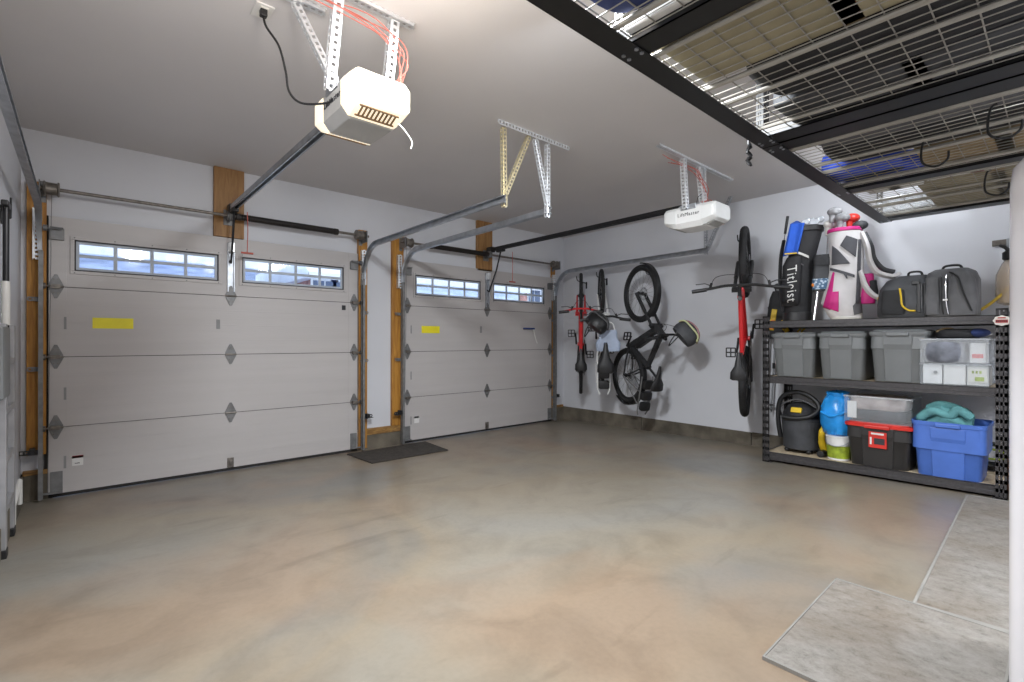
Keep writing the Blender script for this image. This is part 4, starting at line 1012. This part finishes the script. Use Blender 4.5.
bm = B(); tube(bm, smooth_path([(.02, 0, .335), (.03, -.02, .375), (.10, -.02, .375), (.11, 0, .33)], 5), .009, 8); part('top_handle', bm, 'black', t, smooth=True)
bm = B(); obox(bm, (.11, -.145, .16), (.025, .02, .24)); obox(bm, (.145, -.14, .15), (.012, .02, .24)); obox(bm, (.09, -.15, .28), (.05, .02, .03)); part('straps', bm, 'black', t, bevel=.004)
bm = B(); obox(bm, (.128, -.152, .17), (.006, .01, .20)); part('grey_piping', bm, 'greyfab', t)
t = thing('backpack', 'grey backpack with front zips at the right end of the top shelf', 'backpack', (5.13, .595, ZT), RZ)
bm = B(); superloft(bm, [(0, 0, 0, .15, .13), (.02, 0, 0, .16, .14), (.15, 0, 0, .163, .14), (.29, .0, 0, .16, .135), (.35, .0, 0, .14, .12), (.375, 0, 0, .10, .09)], 36, 4.5); part('body', bm, 'greyfab', t, smooth=True)
bm = B(); superloft(bm, [(.01, .07, -.10, .085, .06), (.14, .07, -.10, .09, .07), (.28, .065, -.10, .08, .06), (.345, .06, -.09, .05, .04)], 28, 3.2); part('front_pocket', bm, 'greyfab', t, smooth=True)
bm = B(); superloft(bm, [(.02, -.10, -.10, .05, .05), (.16, -.10, -.105, .055, .055), (.31, -.10, -.10, .045, .045)], 24, 3.2); part('side_pocket', bm, 'greyfab', t, smooth=True)
for x in (-.045, -.015):
    bm = B(); tube(bm, smooth_path([(x, -.10, .35), (x - .004, -.15, .28), (x, -.155, .12), (x + .012, -.15, .02)], 6), .005, 6); part('zip', bm, 'black' if x < -.03 else 'chrome', t)
bm = B(); tube(bm, smooth_path([(.0, -.12, .345), (.05, -.165, .30), (.085, -.175, .17), (.13, -.165, .04)], 6), .006, 6); part('pocket_piping', bm, 'black', t, smooth=True)
bm = B(); obox(bm, (-.02, -.165, .13), (.03, .006, .012)); part('zip_pull', bm, 'paper', t, bevel=.002)
bm = B(); tube(bm, smooth_path([(-.06, 0, .37), (-.04, 0, .405), (.04, 0, .405), (.06, 0, .37)], 5), .009, 8); part('top_handle', bm, 'black', t, smooth=True)

# sprayer hanging on a wall bracket near the refrigerator
t = thing('wall_bracket', 'dark bracket on the wall above the hanging sprayer bottle', 'bracket', (XR, .30, 1.99))
bm = B(); box(bm, -.02, 0, -.08, .10, -.02, .025); box(bm, -.16, -.02, -.02, .0, -.005, .01); part('arm', bm, 'shaft', t, bevel=.003)
bm = B(); box(bm, -.17, -.15, -.03, .01, -.06, .01); part('clip', bm, 'galv', t, bevel=.003)
t = thing('sprayer', 'amber pump sprayer with a black head hanging by the refrigerator', 'sprayer', (XR - .15, .29, 1.48))
bm = B(); lathe(bm, [(.03, .0), (.075, .02), (.085, .08), (.08, .24), (.05, .32), (.03, .35)], n=24); part('bottle', bm, 'amber', t, smooth=True)
bm = B(); lathe(bm, [(.035, .35), (.045, .36), (.045, .41), (.02, .43)], n=20); tube(bm, smooth_path([(-.02, 0, .40), (-.04, .02, .44), (-.02, .05, .465), (.02, .03, .46), (.02, 0, .42)], 5), .012, 8); part('pump_head', bm, 'black', t, smooth=True)
t = thing('hose', 'mustard yellow hose curving down to the top shelf beside the sprayer', 'hose', (XR - .2, .38, 1.40))
bm = B(); tube(bm, smooth_path([(XR - .19, .20, 1.74), (XR - .2, .26, 1.66), (XR - .22, .36, 1.53), (XR - .24, .46, 1.44), (XR - .26, .56, 1.405)], 6), .011, 8); part('tubing', bm, 'yhose', t, True, smooth=True)

# ------------------------------------------------------------------ bicycles
def bike(name, label, rear, up, fwd, R, wb, tw, frame_m, fork_m, bar_w, cat='bicycle', k=1., sus=True, seat_u=.62, bar_u=.62, bar_f=None, tube_r=.021, rim_m='black', battery=False, carrier=None, crank=1, rear_m=None, bar_m='black', bar_rise=0., fender=False, carrier_m='white', saddle_k=1.):
    d = Vector(up).normalized(); f = Vector(fwd).normalized(); d = (d - f * d.dot(f)).normalized(); l = d.cross(f)
    t = thing(name, label, cat)
    Mx = Matrix((f, l, d)).transposed().to_4x4(); t.rotation_euler = Mx.to_euler(); t.location = rear
    bb = Vector((wb * .36, 0, -.03)); hd0 = Vector((wb - .33 * k, 0, .44 * k)); hd1 = Vector((wb - .40 * k, 0, .57 * k)); st = Vector((wb * .36 - .15 * k, 0, .42 * k)); sd = Vector((wb * .36 - .15 * k - (seat_u - .42 * k) * .33, 0, seat_u))
    def wheel(c):
        bm = B(); torus(bm, c, R - tw / 2, tw / 2, 48, 10); w = part('tyre', bm, 'blackrub', t, smooth=True)
        bm = B(); torus(bm, c, R - tw - .004, .011, 48, 6, sq=1.3); part('rim', bm, rim_m, w, smooth=True)
        bm = B(); c = Vector(c)
        for i in range(24):
            a = 2 * PI * i / 24; s = 1 if i % 2 else -1
            cyl(bm, c + Vector((.018 * math.cos(a + .9 * s), s * .028, .018 * math.sin(a + .9 * s))), c + Vector(((R - tw) * math.cos(a), 0, (R - tw) * math.sin(a))), .0015, 4)
        part('spokes', bm, 'galv_dull', w)
        bm = B(); cyl(bm, c - Vector((0, .05, 0)), c + Vector((0, .05, 0)), .016, 12)
        for s in (-1, 1): cyl(bm, c + Vector((0, s * .028, 0)), c + Vector((0, s * .034, 0)), .027, 16)
        part('hub', bm, 'black', w)
        bm = B(); torus(bm, c + Vector((0, -.042, 0)), .07, .008, 28, 4, sq=.2)
        for i in range(5):
            a = 2 * PI * i / 5; cyl(bm, c + Vector((.02 * math.cos(a), -.042, .02 * math.sin(a))), c + Vector((.068 * math.cos(a + .3), -.042, .068 * math.sin(a + .3))), .003, 4)
        part('brake_disc', bm, 'galv', w)
        return w
    wheel((0, 0, 0)); wheel((wb, 0, 0))
    bm = B(); a = tube_r
    tube(bm, [hd0 + (hd1 - hd0) * .2, bb], [a * 1.25, a * 1.25], 12); tube(bm, [hd1 - (hd1 - hd0) * .15, st - Vector((0, 0, .03))], [a, a * .85], 12); cyl(bm, bb, st, a * .9, 12); cyl(bm, hd0 - (hd1 - hd0) * .08, hd1 + (hd1 - hd0) * .08, a * 1.15, 14)
    cyl(bm, bb - Vector((0, .045, 0)), bb + Vector((0, .045, 0)), .024, 14)
    if rear_m: part('frame', bm, frame_m, t, smooth=True); bm = B()
    for s in (-1, 1):
        tube(bm, [bb + Vector((-.02, s * .03, 0)), bb * .5 + Vector((0, s * (tw / 2 + .018), -.01)), Vector((0, s * .062, 0))], .011, 8)
        tube(bm, [st + Vector((0, s * .018, -.05)), st * .5 + Vector((0, s * (tw / 2 + .02), 0)), Vector((0, s * .062, 0))], .009, 8)
    fr = part('rear_triangle' if rear_m else 'frame', bm, rear_m or frame_m, t, smooth=True)
    if battery:
        bm = B(); c = (hd0 + bb) / 2; dr = (hd0 - bb); e = dr.normalized(); nn = Vector((-e.z, 0, e.x)); R3 = Matrix((e, Vector((0, 1, 0)), nn)).transposed(); obox(bm, c + nn * .05, (dr.length * .55, .07, .08), R3); part('battery', bm, 'black', t, bevel=.01)
    # fork
    bm = B(); cr = hd0 - (hd1 - hd0) * .12; ax = Vector((wb, 0, 0)); off = R + .0
    e = (hd0 - hd1).normalized(); crown = hd0 + e * .02
    for s in (-1, 1):
        q = s * (tw / 2 + .028); p0 = crown + Vector((0, q, 0)); p1 = ax + Vector((0, q, 0))
        if sus: cyl(bm, p0, p0 + (p1 - p0) * .5, .0165, 10); cyl(bm, p0 + (p1 - p0) * .42, p1, .021, 10)
        else: tube(bm, [p0, p0 + (p1 - p0) * .5, p1], [.016, .014, .010], 10)
    obox(bm, crown, (.05, tw + .10, .035), Matrix.Rotation(-math.atan2(e.z, e.x), 3, 'Y')); cyl(bm, crown, hd1, .015, 10)
    part('fork', bm, fork_m, t, smooth=True)
    # bar
    bt = hd1 + (hd1 - hd0).normalized() * .05; bf = Vector((bt.x + .06 * k + bar_rise, 0, max(bar_u, bt.z + .02)))
    bm = B(); cyl(bm, bt, bf, .017, 10); cyl(bm, bt - Vector((.0, 0, .03)), bt + Vector((0, 0, .03)), .019, 12); part('stem', bm, 'black', t)
    bm = B(); h = bar_w / 2; pts = [bf + Vector((-.045 * s2, y, z)) for y, z, s2 in ((-h, .025, 1), (-h * .6, .022, .5), (-h * .3, .004, 0), (0, 0, 0), (h * .3, .004, 0), (h * .6, .022, .5), (h, .025, 1))]; tube(bm, smooth_path(pts, 4), .013, 8); hb = part('handlebar', bm, bar_m, t, smooth=True)
    for s in (-1, 1):
        p = bf + Vector((-.045, s * h, .025)); p2 = bf + Vector((-.03, s * (h - .13), .023)); bm = B(); cyl(bm, p, p2, .0185, 10); part('grip', bm, 'black', hb, smooth=True)
        bm = B(); q = bf + Vector((-.02, s * (h - .16), .02)); cyl(bm, q, q + Vector((.05, -s * .01, -.02)), .012, 8); tube(bm, [q + Vector((.03, 0, -.015)), q + Vector((.05, s * .05, -.02)), q + Vector((.045, s * .13, -.02))], .005, 6); part('brake_lever', bm, 'black', hb)
        bm = B(); tube(bm, smooth_path([q, q + Vector((.10, -s * .06, .03)), bf + Vector((.10, s * .02, -.06)), hd0 + Vector((.04, s * .02, 0))], 6), .003, 5); part('cable', bm, 'black', hb)
    if fender:
        for c, a0, a1 in ((Vector((0, 0, 0)), .35, 3.6), (Vector((wb, 0, 0)), -.2, 2.2)):
            bm = B(); rings = []
            for i in range(25):
                a = a0 + (a1 - a0) * i / 24; e2 = Vector((math.cos(a), 0, math.sin(a))); o2 = Vector((0, 1, 0))
                rings.append([c + e2 * (R + .018 + q2) + o2 * q1 for q1, q2 in ((-tw * .55, -.012), (-tw * .4, .004), (tw * .4, .004), (tw * .55, -.012), (tw * .4, .0), (-tw * .4, .0))])
            rings_connect(bm, rings); part('fender', bm, 'black', t, smooth=True)
    # saddle
    bm = B(); cyl(bm, st - (sd - st) * .3, sd - Vector((0, 0, .03)), .0145, 10); part('seat_post', bm, 'black', t)
    bm = B(); sec = [(-.13, .01, .012, .05, .012), (-.12, .0, .01, .07, .018), (-.06, 0, .008, .068, .020), (.0, 0, .004, .035, .02), (.08, 0, .0, .02, .018), (.125, 0, -.004, .014, .012)]; sec = [tuple(q * saddle_k for q in r_) for r_ in sec]
    rings = []
    for x, cx, cz, rx, rz in sec: rings.append([sd + Vector((x, rx * math.cos(b), cz + rz * math.sin(b))) for b in [2 * PI * i / 14 for i in range(14)]])
    rings_connect(bm, rings); part('saddle', bm, 'black', t, smooth=True)
    # crank
    bm = B(); torus(bm, bb + Vector((0, -.052, 0)), .075, .008, 28, 5, sq=.3)
    for i in range(4):
        a = PI / 4 + i * PI / 2; cyl(bm, bb + Vector((0, -.052, 0)), bb + Vector((.07 * math.cos(a), -.052, .07 * math.sin(a))), .006, 5)
    ca = .5
    for s in (-1, 1):
        p = bb + Vector((0, s * .062, 0)); q = p + Vector((crank * s * .168 * math.cos(ca), s * .012, s * .168 * math.sin(ca))); tube(bm, [p, q], [.014, .010], 8)
    cr_ = part('crankset', bm, 'black', t)
    for s in (-1, 1):
        q = bb + Vector((crank * s * .168 * math.cos(ca), s * .075, s * .168 * math.sin(ca))); bm = B(); cyl(bm, q, q + Vector((0, s * .10, 0)), .007, 8)
        for x in (-.045, .045): obox(bm, q + Vector((x, s * .055, 0)), (.012, .09, .016))
        for y in (.012, .055, .098): obox(bm, q + Vector((0, s * y, 0)), (.09, .012, .016))
        part('pedal', bm, 'black', cr_, bevel=.002)
    bm = B(); q = Vector((0, -.05, 0))
    for rr in (.055, .045, .035, .026): torus(bm, q + Vector((0, (.055 - rr) * .6, 0)), rr, .004, 24, 4)
    part('cassette', bm, 'galv_dull', t)
    bm = B(); tube(bm, [bb + Vector((0, -.052, .076)), Vector((0, -.045, .05))], .0045, 5); tube(bm, [bb + Vector((0, -.052, -.076)), Vector((.03, -.05, -.11)), Vector((-.02, -.05, -.07)), Vector((0, -.045, -.05))], .0045, 5); part('chain', bm, 'shaft', t)
    if carrier:
        bm = B()
        for s in (-1, 1):
            z = R + .05; tube(bm, [Vector((.12, s * .075, z)), Vector((-.30, s * .075, z + .01)), Vector((-.36, s * .05, z))], .009, 8); tube(bm, [Vector((0, s * .075, 0)), Vector((-.06, s * .085, z))], .007, 8); tube(bm, [Vector((0, s * .075, 0)), Vector((-.22, s * .085, z))], .007, 8)
        cb = part('rear_carrier', bm, carrier_m, t, smooth=True)
        bm = B()
        for x in (.03, -.11, -.24): rbox(bm, (x, 0, R + .06), (.11, .135, .05), 5, 20, rz=.3)
        part('carrier_pads', bm, 'black', cb, smooth=True)
    return t
def wall_hook(label, x, y, z):
    t = thing('bike_hook', label, 'hook', (XR, y, z)); bm = B(); box(bm, -.006, 0, -.014, .014, -.05, .05); part('back_plate', bm, 'blacksteel', t, bevel=.003)
    bm = B(); tube(bm, smooth_path([(-.004, 0, .03), (-.05, 0, .035), (x - XR, 0, .05), (x - XR - .03, 0, .08), (x - XR - .035, 0, .115)], 6), .007, 8); part('prong', bm, 'blacksteel', t, smooth=True)
up4 = Vector((-.945, -.326, 0))
bike('mountain_bike', 'red and black mountain bike hung upright left of the shelving', (5.15, 2.20, .785), up4, (0, 0, 1), .37, 1.23, .074, 'red', 'black', .82, seat_u=.74, bar_u=.66, crank=-1, rear_m='black', tube_r=.023, bar_rise=.06)
upb = Vector((-.377, -.927, 0)); fb = (upb * .27 + Vector((0, 0, 1))).normalized()
bike('electric_bike', 'matt black bike hung turned along the wall, its frame seen from the side', (5.16, 3.65, .765), upb, fb, .35, 1.04, .062, 'blackfab', 'blackfab', .60, k=.95, seat_u=.60, bar_u=.64, sus=True, battery=True, tube_r=.036, fender=True, carrier=True, carrier_m='galv_dull', saddle_k=1.15)
upw = Vector((-.73, -.68, 0))
bike('city_bike', 'white bike with a padded rear carrier, hung behind the black bike', (5.19, 4.10, .89), upw, (0, 0, 1), .335, .93, .048, 'white', 'white', .58, k=.9, seat_u=.66, bar_u=.66, sus=False, carrier=True, saddle_k=1.45)
upr = Vector((-.757, -.653, 0))
bike('small_bike', 'small red bike hung closest to the garage door', (5.20, 4.46, .775), upr, (0, 0, 1), .315, 1.05, .05, 'red', 'red', .56, k=.85, seat_u=.56, bar_u=.62, sus=False, bar_m='red', bar_rise=.09, rear_m='black', tube_r=.026, saddle_k=1.1)
for (x, y, z, lb) in ((5.30, 2.33, 2.22, 'wall hook holding the front wheel of the mountain bike'), (5.38, 3.52, 2.0, 'wall hook holding the front wheel of the black bike'), (5.35, 4.28, 2.03, 'wall hook holding the front wheel of the white bike'), (5.36, 4.65, 2.01, 'wall hook holding the front wheel of the small red bike')):
    wall_hook(lb, x, y, z)
# helmets
def helmet(label, loc, m, m2, rz, tilt, m3=None):
    t = thing('bike_helmet', label, 'helmet', loc, rz); t.rotation_euler = (tilt, .3, rz)
    bm = B(); ellipsoid(bm, (0, 0, 0), (.112, .145, .135), 24, 14, zmin=-.5); part('shell', bm, m, t, smooth=True)
    for k in range(-2, 3):
        bm = B(); pts = [Vector((.047 * k * math.cos(a * .9) * 1.0, .150 * math.sin(a), .140 * math.cos(a))) for a in [-1.3 + .26 * i for i in range(11)]]; pts = [Vector((p.x, p.y, p.z * math.sqrt(max(.1, 1 - (p.x / .115) ** 2)))) for p in pts]; tube(bm, pts, .009, 6); part('rib', bm, m2 if k % 2 == 0 else (m3 or m), t, smooth=True)
    bm = B(); tube(bm, smooth_path([(-.095, .05, -.04), (-.06, .02, -.16), (0, 0, -.21), (.06, .02, -.16), (.095, .05, -.04)], 6), .006, 6); part('chin_strap', bm, 'black', t, smooth=True)
helmet('black helmet hanging on the handlebar of the white bike', (4.62, 3.72, 1.40), 'black', 'greyfab', .6, .7)
helmet('helmet with pink and lime stripes hanging on the black bike', (4.88, 2.72, 1.27), 'charfab', 'lime', .5, .9, 'helmetpink')
t = thing('pannier_bag', 'pale blue bag hanging between the white and the black bike', 'bag', (4.82, 3.70, 1.07), -.95)
bm = B(); rbox(bm, (0, 0, 0), (.30, .10, .26), 3, 24, taper=.75, rz=.4); part('body', bm, 'palebag', t, smooth=True)
bm = B(); tube(bm, smooth_path([(-.08, 0, .23), (-.05, 0, .34), (.05, 0, .34), (.08, 0, .23)], 5), .008, 6); part('handle', bm, 'paper', t, smooth=True)
# poles and yellow bag by the mountain bike
for i, (y, lean, lb) in enumerate(((2.105, .03, 'grey trekking pole hanging beside the mountain bike, the left of two'), (2.055, .05, 'grey trekking pole hanging beside the mountain bike, the right of two'))):
    t = thing('trekking_pole', lb, 'pole', (XR - .10, y, .45)); bm = B(); cyl(bm, (0, 0, .03), (0, -lean, .95), .009, 10); part('shaft', bm, 'galv', t, smooth=True)
    bm = B(); cyl(bm, (0, -lean, .93), (0, -lean - .004, 1.09), .017, 12); ellipsoid(bm, (0, -lean - .004, 1.10), (.02, .02, .016)); part('grip', bm, 'black', t, smooth=True)
    bm = B(); lathe(bm, [(.005, .0), (.008, .03)], n=10); lathe(bm, [(.012, .07), (.03, .075), (.03, .08), (.012, .085)], n=16); part('basket', bm, 'black', t)
    bm = B(); cyl(bm, (0, -lean * .5, .46), (0, -lean * .5, .52), .014, 10); part('clamp', bm, 'black', t)
t = thing('gear_bag', 'yellow and black bag hanging on the wall right of the mountain bike', 'bag', (XR - .08, 1.985, 1.22), -math.radians(72))
bm = B(); superloft(bm, [(0, 0, 0, .11, .05), (.05, 0, 0, .125, .06), (.25, 0, 0, .11, .06), (.42, -.02, 0, .07, .05), (.50, -.03, 0, .03, .03)], 28, 3); part('body', bm, 'blackfab', t, smooth=True)
bm = B(); obox(bm, (-.055, -.062, .20), (.05, .02, .22), Matrix.Rotation(.15, 3, 'Y')); obox(bm, (.045, -.064, .13), (.05, .018, .13), Matrix.Rotation(-.5, 3, 'Y')); part('yellow_panel', bm, 'yellowp', t, bevel=.005)
bm = B(); obox(bm, (-.06, -.075, .15), (.035, .016, .10), Matrix.Rotation(.15, 3, 'Y')); part('orange_panel', bm, 'orange', t, bevel=.005)
bm = B(); tube(bm, smooth_path([(-.03, 0, .49), (-.035, .02, .56), (-.02, .05, .58), (-.01, .07, .56)], 5), .008, 6); part('loop', bm, 'black', t, smooth=True)
t = thing('rope', 'yellow rope hanging on the wall behind the left shelving post', 'rope', (XR - .05, 1.80, .92))
bm = B(); pts = [(.0 + .012 * math.sin(i * 1.9), .02 * math.cos(i * .9), .50 - i * .02) for i in range(24)]; tube(bm, pts, .009, 6); tube(bm, [(a + .015, b - .03, c) for a, b, c in pts], .009, 6); tube(bm, [(.0, 0, .5), (.045, -.01, .55)], .006, 6); part('strand', bm, 'yellowp', t, smooth=True)

# ------------------------------------------------------------------ things on and by the doors
t = thing('hand_squeegee', 'small blue squeegee hung on the right garage door', 'squeegee', (4.77, YD - .004, 1.37))
bm = B(); box(bm, -.105, .10, -.03, 0, -.012, .012); part('blade', bm, 'navy', t, bevel=.004)
bm = B(); tube(bm, smooth_path([(.08, -.015, 0), (.10, -.015, -.06), (.13, -.012, -.14), (.165, -.01, -.21)], 5), .008, 8); part('stick', bm, 'offwhite', t, smooth=True)
# left wall: hook, hanging tool, ladder
t = thing('wall_hook', 'dark wall hook at the far left edge of the photo', 'hook', (XL, 3.93, 1.90))
bm = B(); box(bm, 0, .008, -.03, .03, -.05, .05); part('back_plate', bm, 'blacksteel', t, bevel=.002)
bm = B(); tube(bm, [(.0, 0, -.02), (.03, 0, -.02), (.038, 0, -.015), (.04, 0, .10)], .006, 6); part('prong', bm, 'blacksteel', t)
t = thing('snow_shovel', 'long handled snow shovel hanging at the far left edge', 'shovel', (XL + .028, 3.84, .9))
bm = B(); cyl(bm, (0, 0, .35), (0, 0, 1.03), .014, 10); part('handle', bm, 'blacksteel', t, smooth=True)
bm = B(); cyl(bm, (0, 0, .38), (0, 0, .62), .018, 10); part('white_sleeve', bm, 'offwhite', t, smooth=True)
bm = B(); obox(bm, (0, 0, 1.04), (.03, .13, .03)); part('grip', bm, 'black', t, bevel=.006)
bm = B(); obox(bm, (0, -.12, .18), (.03, .30, .38)); part('blade', bm, 'greytote', t, bevel=.01)
t = thing('stepladder', 'folded aluminium stepladder leaning on the left wall', 'ladder', (XL + .025, 4.10, fz(4.1)))
for y in (-.30, .12):
    bm = B(); obox(bm, (-.004, y, .66), (.03, .07, 1.22)); part('side_rail', bm, 'aluminium', t, bevel=.004)
    bm = B(); obox(bm, (-.004, y, .025), (.036, .08, .05)); part('foot', bm, 'black', t, bevel=.006)
for k in range(4):
    bm = B(); obox(bm, (-.004, -.09, .25 + .27 * k), (.026, .38, .035)); part('step', bm, 'aluminium', t, bevel=.003)
bm = B(); tube(bm, [(0, .16, .03), (.0, .18, .16), (.01, .44, .26)], .013, 8); tube(bm, [(.01, .44, .26), (.01, .45, .10)], .013, 8); part('brace', bm, 'offwhite', t, smooth=True)

# ------------------------------------------------------------------ outside the windows
bm = B(); box(bm, -40, 60, YW + .2, 90, -.30, -.02); o = struct('ground', bm, 'snow')
def house(label, x0, x1, y, zw, zr, m, roofm, winz, group=None):
    t = thing('house', label, 'house', ((x0 + x1) / 2, y, -.02)); a = (x1 - x0) / 2
    bm = B(); box(bm, -a, a, 0, 8, 0, zw); part('wall', bm, m, t)
    bm = B(); rings_connect(bm, [[Vector((x, -.5, zw - .1)), Vector((x, 4, zr)), Vector((x, 8.5, zw - .1)), Vector((x, 8.5, zw - .3)), Vector((x, -.5, zw - .3))] for x in (-a - .4, a + .4)]); part('roof', bm, roofm, t)
    bm = B(); box(bm, -a - .4, a + .4, -.56, -.46, zw - .34, zw - .12); part('fascia', bm, 'paper', t)
    n = max(2, int(a * 2 / 2.6))
    for i in range(n):
        cx = -a + (i + .5) * 2 * a / n
        bm = B(); box(bm, cx - .55, cx + .55, -.05, .02, winz, winz + 1.1); f = part('window', bm, 'paper', t)
        bm = B(); box(bm, cx - .47, cx - .03, -.07, .0, winz + .08, winz + 1.02); box(bm, cx + .03, cx + .47, -.07, 0, winz + .08, winz + 1.02); part('pane', bm, 'winter', f)
    return t
house('blue-grey house with a snowy roof seen through the left door', -9.5, 4.6, 19, 4.02, 7.6, 'siding', 'snow', .9)
house('brick house with a snowy roof seen through the left door', 7.0, 8.6, 20, 4.0, 6.5, 'brick', 'snow', 2.6)
house('pale house with a snowy roof seen through the right door', 9.8, 17.2, 19, 4.02, 7.2, 'siding2', 'snow', .9)
house('brick house behind, at the far right of the windows', 18.6, 25.0, 21, 4.5, 8., 'brick', 'snow', 3.2)
# ------------------------------------------------------------------ light
W = bpy.data.worlds.new('sky'); SC.world = W; W.use_nodes = True
bg = W.node_tree.nodes['Background']; bg.inputs[0].default_value = (.74, .85, 1., 1); bg.inputs[1].default_value = 1.9
def lamp(name, kind, loc, energy, col, size=.1, rot=(0, 0, 0), sx=None):
    l = bpy.data.lights.new(name, kind); l.energy = energy; l.color = col
    if kind == 'AREA':
        l.shape = 'RECTANGLE'; l.size = size; l.size_y = sx or size
    elif kind in ('POINT', 'SPOT'): l.shadow_soft_size = size
    o = bpy.data.objects.new(name, l); COL.objects.link(o); o.location = loc; o.rotation_euler = rot; return o
lamp('ceiling_bulb', 'POINT', (4.72, .93, 2.68), 17, (.88, .94, 1.), .05)
lamp('room_fill_light', 'AREA', (3.0, -1.0, 2.74), 112, (.93, .96, 1.), .25, sx=2.4)  # added out-of-frame fill for the whole room, no tube fixture known here
lamp('wall_fill_light', 'AREA', (1.35, 1.45, 2.71), 118, (.90, .95, 1.), .3, rot=(math.radians(3), math.radians(-8), 0), sx=.3)  # invented overhead fill, tipped to brighten the bicycle wall; not a real fitting
lamp('ceiling_fill_light', 'POINT', (.55, 1.35, 2.45), 36, (1., .94, .88), .12)  # extra fill point lifting walls and ceiling; stands for no actual bulb
lamp('opener_bulb', 'POINT', (1.05, 1.6, 2.45), 4, (1., .82, .60), .06)
# ------------------------------------------------------------------ groups of repeats
for nm, g in (('door_track', 'garage door tracks'), ('torsion_spring', 'torsion springs over the garage doors'), ('garage_door_opener', 'garage door openers'), ('area_rug', 'grey rugs'), ('overhead_rack', 'overhead racks'), ('rack_hook', 'hooks under the overhead rack'), ('golf_club', 'golf clubs in the bags'), ('golf_bag', 'golf bags on the top shelf'), ('bike_hook', 'bicycle wall hooks'), ('trekking_pole', 'trekking poles'), ('bike_helmet', 'helmets on the hung bicycles'), ('house', 'houses outside the windows'), ('carton', 'white cartons'), ('tent_bag', 'long bags on the rack'), ('device_box', 'white boxes in the lower clear box'), ('clear_box', 'clear boxes on the shelving')):
    for o in list(COL.objects):
        if o.parent is None and o.name.split('.')[0] == nm and 'group' not in o: o['group'] = g
# ------------------------------------------------------------------ camera
cam = bpy.data.cameras.new('camera'); cam.sensor_width = 36; cam.lens = 488 / 1024 * 36; cam.clip_start = .05; cam.clip_end = 300
cam.shift_y = -.5 / 1024
co = bpy.data.objects.new('camera', cam); COL.objects.link(co); co.location = (0, 0, H_CAM)
Rm = Matrix.Rotation(-math.radians(41.3433), 3, 'Z') @ Matrix.Rotation(PI / 2, 3, 'X') @ Matrix.Rotation(math.radians(.1), 3, 'Z')
co.rotation_euler = Rm.to_euler(); SC.camera = co
SC.view_settings.view_transform = 'Standard'; SC.view_settings.look = 'None'; SC.view_settings.gamma = 1; SC.view_settings.use_curve_mapping = False
SC.view_settings.exposure = .22
